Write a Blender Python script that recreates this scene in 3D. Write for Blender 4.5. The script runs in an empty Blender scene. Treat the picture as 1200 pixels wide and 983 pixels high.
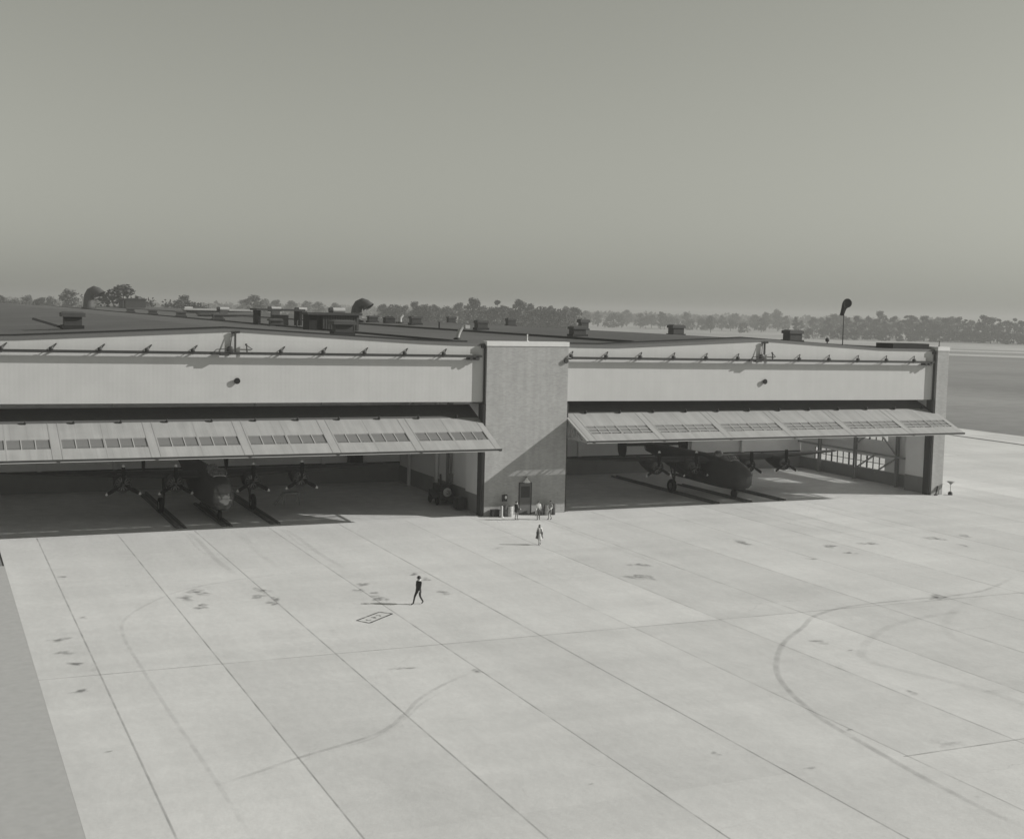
import bpy, bmesh, math, random
from mathutils import Vector, Matrix
random.seed(7)
R = math.radians
sc = bpy.context.scene
col = sc.collection
PI = math.pi

# ------------------------------------------------------------------ render set-up
sc.render.engine = 'CYCLES'
sc.cycles.use_denoising = True
sc.cycles.max_bounces = 12
sc.cycles.diffuse_bounces = 8
sc.cycles.glossy_bounces = 3
sc.cycles.transmission_bounces = 4
sc.cycles.transparent_max_bounces = 24
sc.cycles.volume_bounces = 0
sc.cycles.caustics_reflective = False
sc.cycles.caustics_refractive = False
sc.view_settings.view_transform = 'Standard'
sc.view_settings.look = 'None'
sc.view_settings.gamma = 1
sc.view_settings.use_curve_mapping = False
sc.view_settings.exposure = 0.10

# ------------------------------------------------------------------ light
SUN = Vector((2.73, -1.0, 1.47)).normalized()
TINT = (1.0, 1.012, 0.895)
w = bpy.data.worlds.new("World"); sc.world = w; w.use_nodes = True
nt = w.node_tree; nt.nodes.clear()
sky = nt.nodes.new('ShaderNodeTexSky'); sky.sky_type = 'NISHITA'; sky.sun_disc = False
sky.sun_elevation = math.asin(SUN.z); sky.sun_rotation = math.atan2(SUN.x, SUN.y)
sky.air_density = 2.0; sky.dust_density = 0.5; sky.ozone_density = 1.0
bw = nt.nodes.new('ShaderNodeRGBToBW')          # a black-and-white photograph: the sky has no hue
tc = nt.nodes.new('ShaderNodeMix'); tc.data_type = 'RGBA'; tc.blend_type = 'MULTIPLY'; tc.inputs[0].default_value = 1
tc.inputs[7].default_value = (*TINT, 1)
bg = nt.nodes.new('ShaderNodeBackground'); bg.inputs[1].default_value = 0.067
wo = nt.nodes.new('ShaderNodeOutputWorld')
nt.links.new(sky.outputs[0], bw.inputs[0]); nt.links.new(bw.outputs[0], tc.inputs[6])
nt.links.new(tc.outputs[2], bg.inputs[0]); nt.links.new(bg.outputs[0], wo.inputs[0])
sl = bpy.data.lights.new('sun', 'SUN'); sl.energy = 4.5; sl.angle = R(0.5); sl.color = (1.0, 0.985, 0.935)
so = bpy.data.objects.new('sun', sl); col.objects.link(so)
so.rotation_euler = SUN.to_track_quat('Z', 'Y').to_euler()

# ------------------------------------------------------------------ camera
F, YAW, PITCH, ROLL = 1541.702, 0.421197, 0.0843726, 0.0228275
CAM = Vector((-45.9258, -108.2743, 18.7612))
fw = Vector((math.sin(YAW)*math.cos(PITCH), math.cos(YAW)*math.cos(PITCH), -math.sin(PITCH)))
rt = Vector((math.cos(YAW), -math.sin(YAW), 0)); up = rt.cross(fw)
r2 = rt*math.cos(ROLL) + up*math.sin(ROLL); u2 = -rt*math.sin(ROLL) + up*math.cos(ROLL)
cd = bpy.data.cameras.new('camera'); cam = bpy.data.objects.new('camera', cd); col.objects.link(cam)
cd.sensor_width = 36; cd.lens = 36*F/1200; cd.clip_start = 0.5; cd.clip_end = 30000
m = Matrix((r2, u2, -fw)).transposed().to_4x4(); m.translation = CAM
cam.matrix_world = m
sc.camera = cam

# ------------------------------------------------------------------ materials
def mat(name, g, rough=0.7, var=0.0, scale=1.0, metal=0.0, bump=0.0, spec=0.3, stretch=(1, 1, 1), var2=0.0, scale2=0.1):
    m = bpy.data.materials.new(name); m.use_nodes = True
    n = m.node_tree; b = n.nodes['Principled BSDF']
    c = (g, g, g) if not isinstance(g, tuple) else g
    b.inputs['Base Color'].default_value = (*c, 1)
    b.inputs['Roughness'].default_value = rough
    b.inputs['Metallic'].default_value = metal
    b.inputs['Specular IOR Level'].default_value = spec
    if var or var2 or bump:
        co = n.nodes.new('ShaderNodeNewGeometry')
        mp = n.nodes.new('ShaderNodeMapping'); mp.inputs['Scale'].default_value = stretch
        n.links.new(co.outputs['Position'], mp.inputs[0])
        out = None
        for v, s in ((var, scale), (var2, scale2)):
            if not v: continue
            nz = n.nodes.new('ShaderNodeTexNoise'); nz.inputs['Scale'].default_value = s; nz.inputs['Detail'].default_value = 6
            nz.inputs['Roughness'].default_value = 0.6
            n.links.new(mp.outputs[0], nz.inputs['Vector'])
            mr = n.nodes.new('ShaderNodeMapRange'); mr.inputs['From Min'].default_value = .25; mr.inputs['From Max'].default_value = .75
            mr.inputs['To Min'].default_value = 1-v; mr.inputs['To Max'].default_value = 1+v
            n.links.new(nz.outputs['Fac'], mr.inputs['Value'])
            if out is None: out = mr.outputs[0]
            else:
                mm = n.nodes.new('ShaderNodeMath'); mm.operation = 'MULTIPLY'
                n.links.new(out, mm.inputs[0]); n.links.new(mr.outputs[0], mm.inputs[1]); out = mm.outputs[0]
            if bump and v == var:
                bp = n.nodes.new('ShaderNodeBump'); bp.inputs['Strength'].default_value = bump; bp.inputs['Distance'].default_value = .05
                n.links.new(nz.outputs['Fac'], bp.inputs['Height']); n.links.new(bp.outputs[0], b.inputs['Normal'])
        if out is not None:
            mx = n.nodes.new('ShaderNodeMix'); mx.data_type = 'RGBA'; mx.blend_type = 'MULTIPLY'; mx.inputs[0].default_value = 1
            mx.inputs[6].default_value = (*c, 1); n.links.new(out, mx.inputs[7]); n.links.new(mx.outputs[2], b.inputs['Base Color'])
    return m

def N(m, t, **kw):
    x = m.node_tree.nodes.new(t)
    for k, v in kw.items(): setattr(x, k, v)
    return x
def mul_into_color(m, sock):
    """multiply whatever feeds Base Color with a grey factor"""
    n = m.node_tree; b = n.nodes['Principled BSDF']
    mx = N(m, 'ShaderNodeMix', data_type='RGBA', blend_type='MULTIPLY'); mx.inputs[0].default_value = 1
    ci = b.inputs['Base Color']
    if ci.is_linked: n.links.new(ci.links[0].from_socket, mx.inputs[6])
    else: mx.inputs[6].default_value = ci.default_value
    n.links.new(sock, mx.inputs[7]); n.links.new(mx.outputs[2], ci)
def pos_xyz(m):
    g = N(m, 'ShaderNodeNewGeometry'); s = N(m, 'ShaderNodeSeparateXYZ')
    m.node_tree.links.new(g.outputs['Position'], s.inputs[0]); return s
def math_(m, op, a, b=None, c=None):
    x = N(m, 'ShaderNodeMath', operation=op)
    for i, v in enumerate((a, b, c)):
        if v is None: continue
        if isinstance(v, (int, float)): x.inputs[i].default_value = v
        else: m.node_tree.links.new(v, x.inputs[i])
    return x.outputs[0]
def remap(m, v, a, b, c, d):
    x = N(m, 'ShaderNodeMapRange'); m.node_tree.links.new(v, x.inputs[0])
    for i, q in enumerate((a, b, c, d)): x.inputs[i+1].default_value = q
    return x.outputs[0]

M = {}
JX0, JS, JY = -38.08, 6.1, -41.02
# apron: poured concrete slabs, each bay of a slightly different grey
a = M['apron'] = mat('apron_concrete', 0.60, 0.85, 0.055, 6.0, var2=0.09, scale2=0.09, bump=0.15)
s = pos_xyz(a)
ix = math_(a, 'FLOOR', math_(a, 'DIVIDE', math_(a, 'SUBTRACT', s.outputs[0], JX0), JS))
iy = math_(a, 'FLOOR', math_(a, 'DIVIDE', math_(a, 'SUBTRACT', s.outputs[1], JY), 24.0))
wn = N(a, 'ShaderNodeTexWhiteNoise', noise_dimensions='1D')
a.node_tree.links.new(math_(a, 'MULTIPLY_ADD', ix, 3.7, math_(a, 'MULTIPLY', iy, 17.3)), wn.inputs['W'])
mul_into_color(a, remap(a, wn.outputs[0], 0, 1, .94, 1.035))
# streaks brushed along the slab lanes and across
def streak(m, sx, sy, sz, scale, lo, hi, amt):
    g = N(m, 'ShaderNodeNewGeometry'); mp = N(m, 'ShaderNodeMapping'); mp.inputs['Scale'].default_value = (sx, sy, sz)
    m.node_tree.links.new(g.outputs['Position'], mp.inputs[0])
    nz = N(m, 'ShaderNodeTexNoise'); nz.inputs['Scale'].default_value = scale; nz.inputs['Detail'].default_value = 5
    m.node_tree.links.new(mp.outputs[0], nz.inputs['Vector'])
    mul_into_color(m, remap(m, nz.outputs[0], lo, hi, 1-amt, 1+amt*.3))
streak(a, 1, .12, 1, .5, .38, .62, .04)
streak(a, .05, 1, 1, .35, .38, .65, .05)
streak(a, 1, .5, 1, 2.6, .42, .60, .035)
# hairline cracks wandering over some of the slabs
ge = N(a, 'ShaderNodeNewGeometry'); nz = N(a, 'ShaderNodeTexNoise'); nz.inputs['Scale'].default_value = .6; nz.inputs['Detail'].default_value = 5
a.node_tree.links.new(ge.outputs['Position'], nz.inputs['Vector'])
vm = N(a, 'ShaderNodeVectorMath', operation='MULTIPLY_ADD'); a.node_tree.links.new(nz.outputs['Color'], vm.inputs[0]); vm.inputs[1].default_value = (2.2, 2.2, 0); a.node_tree.links.new(ge.outputs['Position'], vm.inputs[2])
vo = N(a, 'ShaderNodeTexVoronoi', feature='DISTANCE_TO_EDGE', voronoi_dimensions='2D'); vo.inputs['Scale'].default_value = .13
a.node_tree.links.new(vm.outputs[0], vo.inputs['Vector'])
cr_ = remap(a, vo.outputs['Distance'], 0, .006, 1, 0)
n2 = N(a, 'ShaderNodeTexNoise'); n2.inputs['Scale'].default_value = .05; a.node_tree.links.new(ge.outputs['Position'], n2.inputs['Vector'])
gate = remap(a, n2.outputs[0], .5, .62, 0, 1)
mul_into_color(a, math_(a, 'SUBTRACT', 1.0, math_(a, 'MULTIPLY', math_(a, 'MULTIPLY', cr_, gate), .16)))
M['asphalt'] = mat('side_pavement', 0.40, 0.9, 0.08, 2.0)
M['grass'] = mat('dry_grass', 0.25, 1.0, 0.12, 0.25, var2=0.22, scale2=0.012, stretch=(1, 1, 1), spec=0.05)
streak(M['grass'], 1, .12, 1, .01, .4, .6, .16)
M['stubble'] = mat('pale_stubble', 0.38, 1.0, 0.15, 0.02, var2=.22, scale2=.006, spec=.05)
streak(M['stubble'], 1, .15, 1, .02, .4, .6, .15)
M['runway'] = mat('runway_concrete', 0.46, 0.9, 0.05, .3)
M['floor'] = mat('hangar_floor', 0.56, 0.45, 0.12, 0.8, var2=.12, scale2=.2)
M['white'] = mat('white_panelling', 0.50, 0.6, 0.03, 0.6, var2=.03, scale2=.15)
wm = M['white']; s = pos_xyz(wm)                       # fine vertical ribs of the sheeting, faint sheet seams and rain streaks
rib = math_(wm, 'SINE', math_(wm, 'MULTIPLY', s.outputs[0], 2*PI/0.35))
bp = N(wm, 'ShaderNodeBump'); bp.inputs['Strength'].default_value = .05; bp.inputs['Distance'].default_value = .012
wm.node_tree.links.new(rib, bp.inputs['Height']); wm.node_tree.links.new(bp.outputs[0], wm.node_tree.nodes['Principled BSDF'].inputs['Normal'])
seam = math_(wm, 'FRACT', math_(wm, 'DIVIDE', s.outputs[2], 1.72))
mul_into_color(wm, remap(wm, math_(wm, 'LESS_THAN', seam, .02), 0, 1, 1, .94))
seamx = math_(wm, 'FRACT', math_(wm, 'DIVIDE', s.outputs[0], 3.635))
mul_into_color(wm, remap(wm, math_(wm, 'LESS_THAN', seamx, .012), 0, 1, 1, .95))
streak(wm, 1.6, 1, .05, 1.2, .4, .65, .02)
# brick
br = M['brick'] = mat('painted_brick', 0.36, 0.85, 0.05, 1.0, var2=.06, scale2=.25)
s = pos_xyz(br); cmb = N(br, 'ShaderNodeCombineXYZ')
br.node_tree.links.new(math_(br, 'ADD', s.outputs[0], s.outputs[1]), cmb.inputs[0]); br.node_tree.links.new(s.outputs[2], cmb.inputs[1])
bt = N(br, 'ShaderNodeTexBrick'); bt.inputs['Scale'].default_value = 1
bt.inputs['Brick Width'].default_value = .30; bt.inputs['Row Height'].default_value = .10; bt.inputs['Mortar Size'].default_value = .012
bt.inputs['Color1'].default_value = (1.06, 1.06, 1.06, 1); bt.inputs['Color2'].default_value = (.86, .86, .86, 1); bt.inputs['Mortar'].default_value = (1.12, 1.12, 1.12, 1)
br.node_tree.links.new(cmb.outputs[0], bt.inputs['Vector']); mul_into_color(br, bt.outputs['Color'])
streak(br, 2.0, 1, .10, 1.0, .4, .65, .07)
M['coping'] = mat('stone_coping', 0.62, 0.8, 0.05, 2.0)
M['roof'] = mat('tar_and_gravel_roof', 0.11, 0.95, 0.12, 3.0, var2=.2, scale2=.06, spec=.1)
M['roofedge'] = mat('gravel_stop', 0.025, 0.7)
M['fascia'] = mat('roof_fascia', 0.14, 0.7, 0.05, 1.0)
M['steel'] = mat('dark_steel', 0.045, 0.5, 0.15, 3.0)
M['trackkerb'] = mat('worn_track_steel', 0.11, 0.5, 0.15, 2.0)
M['jamb'] = mat('jamb_steel', 0.06, 0.5, 0.1, 3.0)
M['lightsteel'] = mat('painted_truss_steel', 0.33, 0.6, 0.08, 3.0)
M['slab'] = mat('door_sheeting', 0.36, 0.6, 0.05, 0.8, var2=.05, scale2=.3)
streak(M['slab'], 2.0, .15, .15, 1.0, .4, .65, .10)
sx_ = pos_xyz(M['slab']); fx = math_(M['slab'], 'FRACT', math_(M['slab'], 'DIVIDE', sx_.outputs[0], 1.2117))
mul_into_color(M['slab'], remap(M['slab'], math_(M['slab'], 'LESS_THAN', fx, .035), 0, 1, 1, .88))
M['tail'] = mat('door_tail_shade', 0.10, 0.8, 0.1, 1.5)  # the header's shade on the tail leaf is put into this dark colour
M['slabframe'] = mat('door_seam_strip', 0.40, 0.6, 0.05, 2.0)
M['inwhite'] = mat('interior_white', 0.82, 0.7, 0.04, 0.8)
M['dado'] = mat('interior_dado', 0.27, 0.6, 0.08, 1.0)
M['ceiling'] = mat('interior_ceiling', 0.8, 0.8, 0.06, 1.0)
M['plane'] = mat('olive_drab_paint', 0.06, 0.55, 0.12, 1.5, var2=.12, scale2=.4)
M['planedark'] = mat('flat_black_paint', 0.012, 0.8)
M['rubber'] = mat('tyre_rubber', 0.02, 0.8)
M['alu'] = mat('bare_aluminium', 0.20, 0.35, 0.08, 3, metal=0.7)
M['tip'] = mat('blade_tip_paint', 0.6, 0.5)
M['glassdark'] = mat('canopy_glazing', 0.25, 0.08, spec=.8, metal=.6)
M['door'] = mat('grey_metal_door', 0.13, 0.5, 0.06, 2.0)
M['vent'] = mat('galvanised_vent', 0.075, 0.6, 0.12, 1.5)
M['ventlight'] = mat('pale_sheet_metal', 0.42, 0.55, 0.1, 1.0)
M['shed'] = mat('penthouse_sheeting', 0.055, 0.7, 0.1, 1.0)
M['paint_w'] = mat('white_paint', 0.75, 0.5)
M['drum'] = mat('dark_drum_paint', 0.05, 0.45, 0.1, 3)
M['trunk'] = mat('bark', 0.09, 0.95, 0.2, 1.0)
M['skin'] = mat('skin', 0.5, 0.6); M['hair'] = mat('hair', 0.03, 0.6)
M['suit'] = mat('dark_suit', 0.04, 0.9); M['shirt'] = mat('pale_shirt', 0.72, 0.8); M['trouser'] = mat('grey_trousers', 0.20, 0.9)
M['coat'] = mat('dark_coat', 0.10, 0.9); M['skirt'] = mat('pale_skirt', 0.55, 0.9); M['khaki'] = mat('khaki_cloth', 0.32, 0.9)
M['shoe'] = mat('black_shoe', 0.02, 0.5); M['sock'] = mat('windsock_cloth', 0.03, 0.9)
def leafmat(name, g):
    m = mat(name, g, 0.9, spec=.1)
    oi = N(m, 'ShaderNodeObjectInfo'); mul_into_color(m, remap(m, oi.outputs['Random'], 0, 1, .75, 1.3))
    g_ = N(m, 'ShaderNodeNewGeometry')
    mul_into_color(m, remap(m, g_.outputs['Random Per Island'], 0, 1, .6, 1.4))
    return m
M['leaf'] = leafmat('foliage', 0.085); M['leafpale'] = leafmat('pale_foliage', 0.12)
# glazing of the doors: dusty glass that lets part of the sun through
def dusty(name, g, clear):
    m = bpy.data.materials.new(name); m.use_nodes = True; n = m.node_tree; n.nodes.remove(n.nodes['Principled BSDF'])
    d = n.nodes.new('ShaderNodeBsdfDiffuse'); d.inputs[0].default_value = (g, g, g, 1)
    t = n.nodes.new('ShaderNodeBsdfTransparent'); gl = n.nodes.new('ShaderNodeBsdfGlossy'); gl.inputs['Roughness'].default_value = .15
    gl.inputs[0].default_value = (.5, .5, .5, 1)
    x = n.nodes.new('ShaderNodeMixShader'); x.inputs[0].default_value = clear
    n.links.new(d.outputs[0], x.inputs[1]); n.links.new(t.outputs[0], x.inputs[2])
    y = n.nodes.new('ShaderNodeMixShader'); y.inputs[0].default_value = .08
    n.links.new(x.outputs[0], y.inputs[1]); n.links.new(gl.outputs[0], y.inputs[2])
    n.links.new(y.outputs[0], n.nodes['Material Output'].inputs[0]); return m
M['paneDusty'] = dusty('dusty_pane', .21, .02)
M['paneGrey'] = dusty('grey_pane', .185, .03); M['paneHalf'] = dusty('thin_dust_pane', .22, .42)
M['paneClear'] = dusty('clear_pane', .20, .60)
fm = bpy.data.materials.new('fill_pane'); fm.use_nodes = True; fn = fm.node_tree; fn.nodes.remove(fn.nodes['Principled BSDF'])
ft = fn.nodes.new('ShaderNodeBsdfTranslucent'); ft.inputs[0].default_value = (.85, .85, .85, 1); fn.links.new(ft.outputs[0], fn.nodes['Material Output'].inputs[0]); M['fillpane'] = fm  # translucent pane for the window bands added as interior fill light
M['wallpane'] = dusty('side_window_pane', .5, .85)
# thin marks lying on the concrete: wear with holes in it
def mark(name, g, cover, scale, lo, hi):
    m = bpy.data.materials.new(name); m.use_nodes = True; n = m.node_tree; n.nodes.remove(n.nodes['Principled BSDF'])
    d = n.nodes.new('ShaderNodeBsdfDiffuse'); d.inputs[0].default_value = (g, g, g, 1)
    t = n.nodes.new('ShaderNodeBsdfTransparent')
    x = n.nodes.new('ShaderNodeMixShader'); n.links.new(t.outputs[0], x.inputs[1]); n.links.new(d.outputs[0], x.inputs[2])
    ge = n.nodes.new('ShaderNodeNewGeometry'); nz = n.nodes.new('ShaderNodeTexNoise'); nz.inputs['Scale'].default_value = scale; nz.inputs['Detail'].default_value = 4
    n.links.new(ge.outputs['Position'], nz.inputs['Vector'])
    mr = n.nodes.new('ShaderNodeMapRange'); mr.inputs[1].default_value = lo; mr.inputs[2].default_value = hi; mr.inputs[3].default_value = 0; mr.inputs[4].default_value = cover
    n.links.new(nz.outputs[0], mr.inputs[0])
    at = n.nodes.new('ShaderNodeAttribute'); at.attribute_name = 'wear'
    mu = n.nodes.new('ShaderNodeMath'); mu.operation = 'MULTIPLY'
    n.links.new(mr.outputs[0], mu.inputs[0]); n.links.new(at.outputs['Fac'], mu.inputs[1])
    n.links.new(mu.outputs[0], x.inputs[0])
    n.links.new(x.outputs[0], n.nodes['Material Output'].inputs[0]); return m
M['joint'] = mark('joint_tar', .13, .42, .5, .2, .7)
M['tyre'] = mark('tyre_rubber_trace', .18, .17, .9, .2, .7)
M['oil'] = mark('oil_stain', .14, .40, 2.4, .36, .66)
M['stencil'] = mark('ground_stencil_paint', .07, .85, 3.0, .2, .6)

# ------------------------------------------------------------------ mesh helpers
class MB:
    def __init__(s): s.v = []; s.f = []; s.m = []; s.mats = []; s.sm = []; s.wear = []
    def mi(s, m):
        if m not in s.mats: s.mats.append(m)
        return s.mats.index(m)
    def add(s, vs, fs, m, smooth=False, wear=None):
        o = len(s.v); s.v += [tuple(p) for p in vs]; k = s.mi(m)
        s.wear += list(wear) if wear else [1.0]*len(vs)
        for f in fs: s.f.append([i+o for i in f]); s.m.append(k); s.sm.append(smooth)
    def box(s, x0, x1, y0, y1, z0, z1, m):
        vs = [(x, y, z) for z in (z0, z1) for y in (y0, y1) for x in (x0, x1)]
        s.add(vs, [(0, 2, 3, 1), (4, 5, 7, 6), (0, 1, 5, 4), (2, 6, 7, 3), (0, 4, 6, 2), (1, 3, 7, 5)], m)
    def bar(s, a, b, w, h, m, up=(0, 0, 1)):
        a, b = Vector(a), Vector(b); d = (b-a).normalized(); u = Vector(up)
        if abs(d.dot(u)) > .98: u = Vector((0, 1, 0))
        r = d.cross(u).normalized(); u = r.cross(d)
        vs = [p + r*(i*w/2) + u*(j*h/2) for p in (a, b) for i, j in ((-1, -1), (1, -1), (1, 1), (-1, 1))]
        s.add(vs, [(3, 2, 1, 0), (4, 5, 6, 7), (0, 1, 5, 4), (1, 2, 6, 5), (2, 3, 7, 6), (3, 0, 4, 7)], m)
    def rings(s, rings, m, cap=(True, True), smooth=True):
        n = len(rings[0]); vs = [p for r in rings for p in r]; fs = []
        for i in range(len(rings)-1):
            for j in range(n):
                k = (j+1) % n; fs.append((i*n+j, i*n+k, (i+1)*n+k, (i+1)*n+j))
        s.add(vs, fs, m, smooth)
        if cap[0]: s.add(rings[0], [tuple(range(n))[::-1]], m)
        if cap[1]: s.add(rings[-1], [tuple(range(n))], m)
    def tube(s, pts, rad, m, n=10, cap=(True, True), smooth=True):
        pts = [Vector(p) for p in pts]; rs = rad if isinstance(rad, (list, tuple)) else [rad]*len(pts)
        d0 = (pts[1]-pts[0]).normalized(); u = Vector((0, 0, 1)) if abs(d0.z) < .9 else Vector((0, 1, 0))
        out = []
        for i, p in enumerate(pts):
            d = (pts[min(i+1, len(pts)-1)]-pts[max(i-1, 0)]).normalized()
            x = d.cross(u).normalized(); u = x.cross(d).normalized()
            out.append([p + (x*math.cos(2*PI*k/n) + u*math.sin(2*PI*k/n))*rs[i] for k in range(n)])
        s.rings(out, m, cap, smooth)
    def lathe(s, prof, c, m, n=20, axis='z', smooth=True, cap=(True, True)):
        c = Vector(c); out = []
        for r, h in prof:
            ring = []
            for k in range(n):
                a_ = 2*PI*k/n; x, y = r*math.cos(a_), r*math.sin(a_)
                ring.append(c + (Vector((x, y, h)) if axis == 'z' else Vector((x, h, y)) if axis == 'y' else Vector((h, x, y))))
            out.append(ring)
        s.rings(out, m, cap, smooth)
    def ball(s, c, r, m, n=10, k=7):
        r = r if isinstance(r, tuple) else (r, r, r)
        s.rings([[Vector(c)+Vector((r[0]*math.sin(t)*math.cos(2*PI*j/n), r[1]*math.sin(t)*math.sin(2*PI*j/n), r[2]*math.cos(t))) for j in range(n)]
                 for t in [.05+(PI-.1)*i/(k-1) for i in range(k)]], m)
    def build(s, name, parent=None, wear=False):
        me = bpy.data.meshes.new(name); me.from_pydata(s.v, [], s.f)
        for x in s.mats: me.materials.append(M[x])
        me.polygons.foreach_set('material_index', s.m); me.polygons.foreach_set('use_smooth', s.sm)
        if wear:
            at = me.attributes.new('wear', 'FLOAT', 'POINT'); at.data.foreach_set('value', s.wear)
        bm_ = bmesh.new(); bm_.from_mesh(me); bmesh.ops.recalc_face_normals(bm_, faces=bm_.faces) if not wear else None
        bm_.to_mesh(me); bm_.free(); me.update()
        o = bpy.data.objects.new(name, me); col.objects.link(o)
        if parent: o.parent = parent
        return o
def tag(o, label=None, cat=None, group=None, kind=None):
    if label: o['label'] = label
    if cat: o['category'] = cat
    if group: o['group'] = group
    if kind: o['kind'] = kind
    return o
def empty(name, loc=(0, 0, 0), rz=0):
    o = bpy.data.objects.new(name, None); col.objects.link(o); o.location = loc; o.rotation_euler = (0, 0, rz); o.empty_display_size = .5
    return o
kids = {}
def copy_tree(o, parent=None):
    c = o.copy(); col.objects.link(c)
    if parent: c.parent = parent
    for ch in [x for x in col.objects if x.parent == o]: copy_tree(ch, c)
    return c

# ------------------------------------------------------------------ ground
g = MB(); S_ = 9000
g.add([(-S_, -S_, -.06), (S_, -S_, -.06), (S_, S_, -.06), (-S_, S_, -.06)], [(0, 1, 2, 3)], 'grass')
tag(g.build('ground'), 'pale dry grass airfield reaching the horizon', 'ground', kind='structure')
g = MB()
g.add([(-41, -170, 0), (103.5, -170, 0), (104.4, 62, 0), (-41, 62, 0)], [(0, 1, 2, 3)], 'apron')
g.add([(-41, -170, -.15), (103.5, -170, -.15), (104.4, 62, -.15), (-41, 62, -.15), (-41, -170, 0), (103.5, -170, 0), (104.4, 62, 0), (-41, 62, 0)],
      [(0, 1, 5, 4), (1, 2, 6, 5), (2, 3, 7, 6), (3, 0, 4, 7)], 'apron')
tag(g.build('apron'), 'wide pale concrete apron in front of the hangars', 'pavement', kind='structure')
g = MB()
g.add([(-70, -170, -.003), (-41.001, -170, -.003), (-41.001, -11, -.003), (-70, -11, -.003)], [(0, 1, 2, 3)], 'asphalt')
tag(g.build('side_pavement'), 'grey pavement strip along the edge of the concrete apron', 'pavement', kind='structure')
g = MB()
g.add([(104.9, -170, -.01), (117.5, -170, -.01), (116.0, 68, -.01), (105.7, 68, -.01)], [(0, 1, 2, 3)], 'apron')
g.add([(-60, 440, -.03), (120, 440, -.03), (120, 452, -.03), (-60, 452, -.03)], [(0, 1, 2, 3)], 'runway')
tag(g.build('taxiway'), 'pale concrete taxiway beside the apron', 'pavement', kind='structure')
# distant runway: two parallel pale strips square to the line of sight
def strip_between(p, q, wd, z, m, mb):
    p, q = Vector((*p, 0)), Vector((*q, 0)); d = (q-p).normalized(); n_ = Vector((-d.y, d.x, 0))
    mb.add([p+Vector((0, 0, z)), q+Vector((0, 0, z)), q+n_*wd+Vector((0, 0, z)), p+n_*wd+Vector((0, 0, z))], [(0, 1, 2, 3)], m)
g = MB()
d = Vector((9.95, -10.8)).normalized()
c1 = Vector((432, 406)); c2 = Vector((492, 474))
strip_between(c1-d*150, c1+d*700, 32, -.03, 'runway', g)
strip_between(c2-d*150, c2+d*700, 34, -.03, 'runway', g)
tag(g.build('runway'), 'pale runway strips crossing the distant airfield', 'runway', kind='structure')
g = MB()
nn = Vector((-d.y, d.x))
if nn.y < 0: nn = -nn
qa, qb = c2-d*5200+nn*60, c2+d*5200+nn*60
g.add([(qa.x, qa.y, -.045), (qb.x, qb.y, -.045), (qb.x+nn.x*6500, qb.y+nn.y*6500, -.045), (qa.x+nn.x*6500, qa.y+nn.y*6500, -.045)], [(0, 1, 2, 3)], 'stubble')
tag(g.build('far_fields'), 'pale stubble fields beyond the runway', 'fields', kind='structure')
# hangar floors
g = MB()
g.add([(-44.3, .9, .004), (0, .9, .004), (0, 24.6, .004), (-44.3, 24.6, .004)], [(0, 1, 2, 3)], 'floor')
g.add([(8.12, .9, .004), (52.7, .9, .004), (52.7, 24.6, .004), (8.12, 24.6, .004)], [(0, 1, 2, 3)], 'floor')
tag(g.build('hangar_floor'), 'dark concrete floors of the two hangar bays', 'floor', kind='structure')

# joints of the concrete
def polystrip(mb, pts, wd, z, m, fade=2, wr=1.0, closed=False):
    n_ = len(pts); P_ = [Vector((p[0], p[1], 0)) for p in pts]; vs = []; we = []
    for i, p in enumerate(P_):
        dd = (P_[min(i+1, n_-1)]-P_[max(i-1, 0)]).normalized(); q = Vector((-dd.y, dd.x, 0))
        e = min(1, (min(i, n_-1-i)+.01)/max(fade, .01)) if fade else 1
        for t, k in ((-.5, 0), (-.22, 1), (.22, 1), (.5, 0)):
            vs.append(p+q*wd*t+Vector((0, 0, z))); we.append(k*e*wr if fade is not None else 1)
    fs = [(4*i+j, 4*i+j+1, 4*i+j+5, 4*i+j+4) for i in range(n_-1) for j in range(3)]
    mb.add(vs, fs, m, wear=we)
g = MB(); rj = random.Random(3)
for i in range(0, 23):
    x = JX0+JS*i; y0, y1 = -165, (-.4 if x < 53 else 60)
    polystrip(g, [(x, y0+(y1-y0)*k/40) for k in range(41)], .13 if i % 2 == 0 else .11, .004, 'joint', 0, rj.uniform(.75, 1.1))
for yc, xa, xb in ((JY, -41, 103), (-65.05, -7.8, 103), (-17.0, 40, 103), (7.0, 56, 103), (31.0, 56, 103), (-89, -41, 103)):
    polystrip(g, [(xa+(xb-xa)*k/60, yc) for k in range(61)], .14, .008, 'joint', 0, .9 if yc in (JY, -65.05) else .4)
tag(g.build('pavement_joints', wear=True), 'dark tarred joints between the concrete slabs', 'pavement joints', kind='structure')

def smooth(pts, n=8):
    out = []; P_ = [Vector((p[0], p[1])) for p in pts]
    for i in range(len(P_)-1):
        a_, b_, c_, d_ = P_[max(i-1, 0)], P_[i], P_[i+1], P_[min(i+2, len(P_)-1)]
        for k in range(n):
            t = k/n
            out.append(.5*((2*b_)+(c_-a_)*t+(2*a_-5*b_+4*c_-d_)*t*t+(3*b_-a_-3*c_+d_)*t**3))
    return out+[P_[-1]]
g = MB()
T = lambda pts, wd, wr, z: polystrip(g, smooth(pts), wd, z, 'tyre', 8, wr)
T([(-22, -19.5), (-26, -20.3), (-30.4, -22.4), (-33.2, -25.6), (-35.3, -29.5), (-35.95, -33.5), (-35.98, -40.4), (-35.9, -48), (-35.69, -57.3), (-35.6, -66)], .26, .75, .012)
T([(-35.7, -58.2), (-34, -57.4), (-31.98, -56.3), (-28.05, -54.5), (-26, -52.4), (-24.57, -50.4), (-22.5, -48.4), (-20.0, -46.6)], .30, 1.15, .016)
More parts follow.
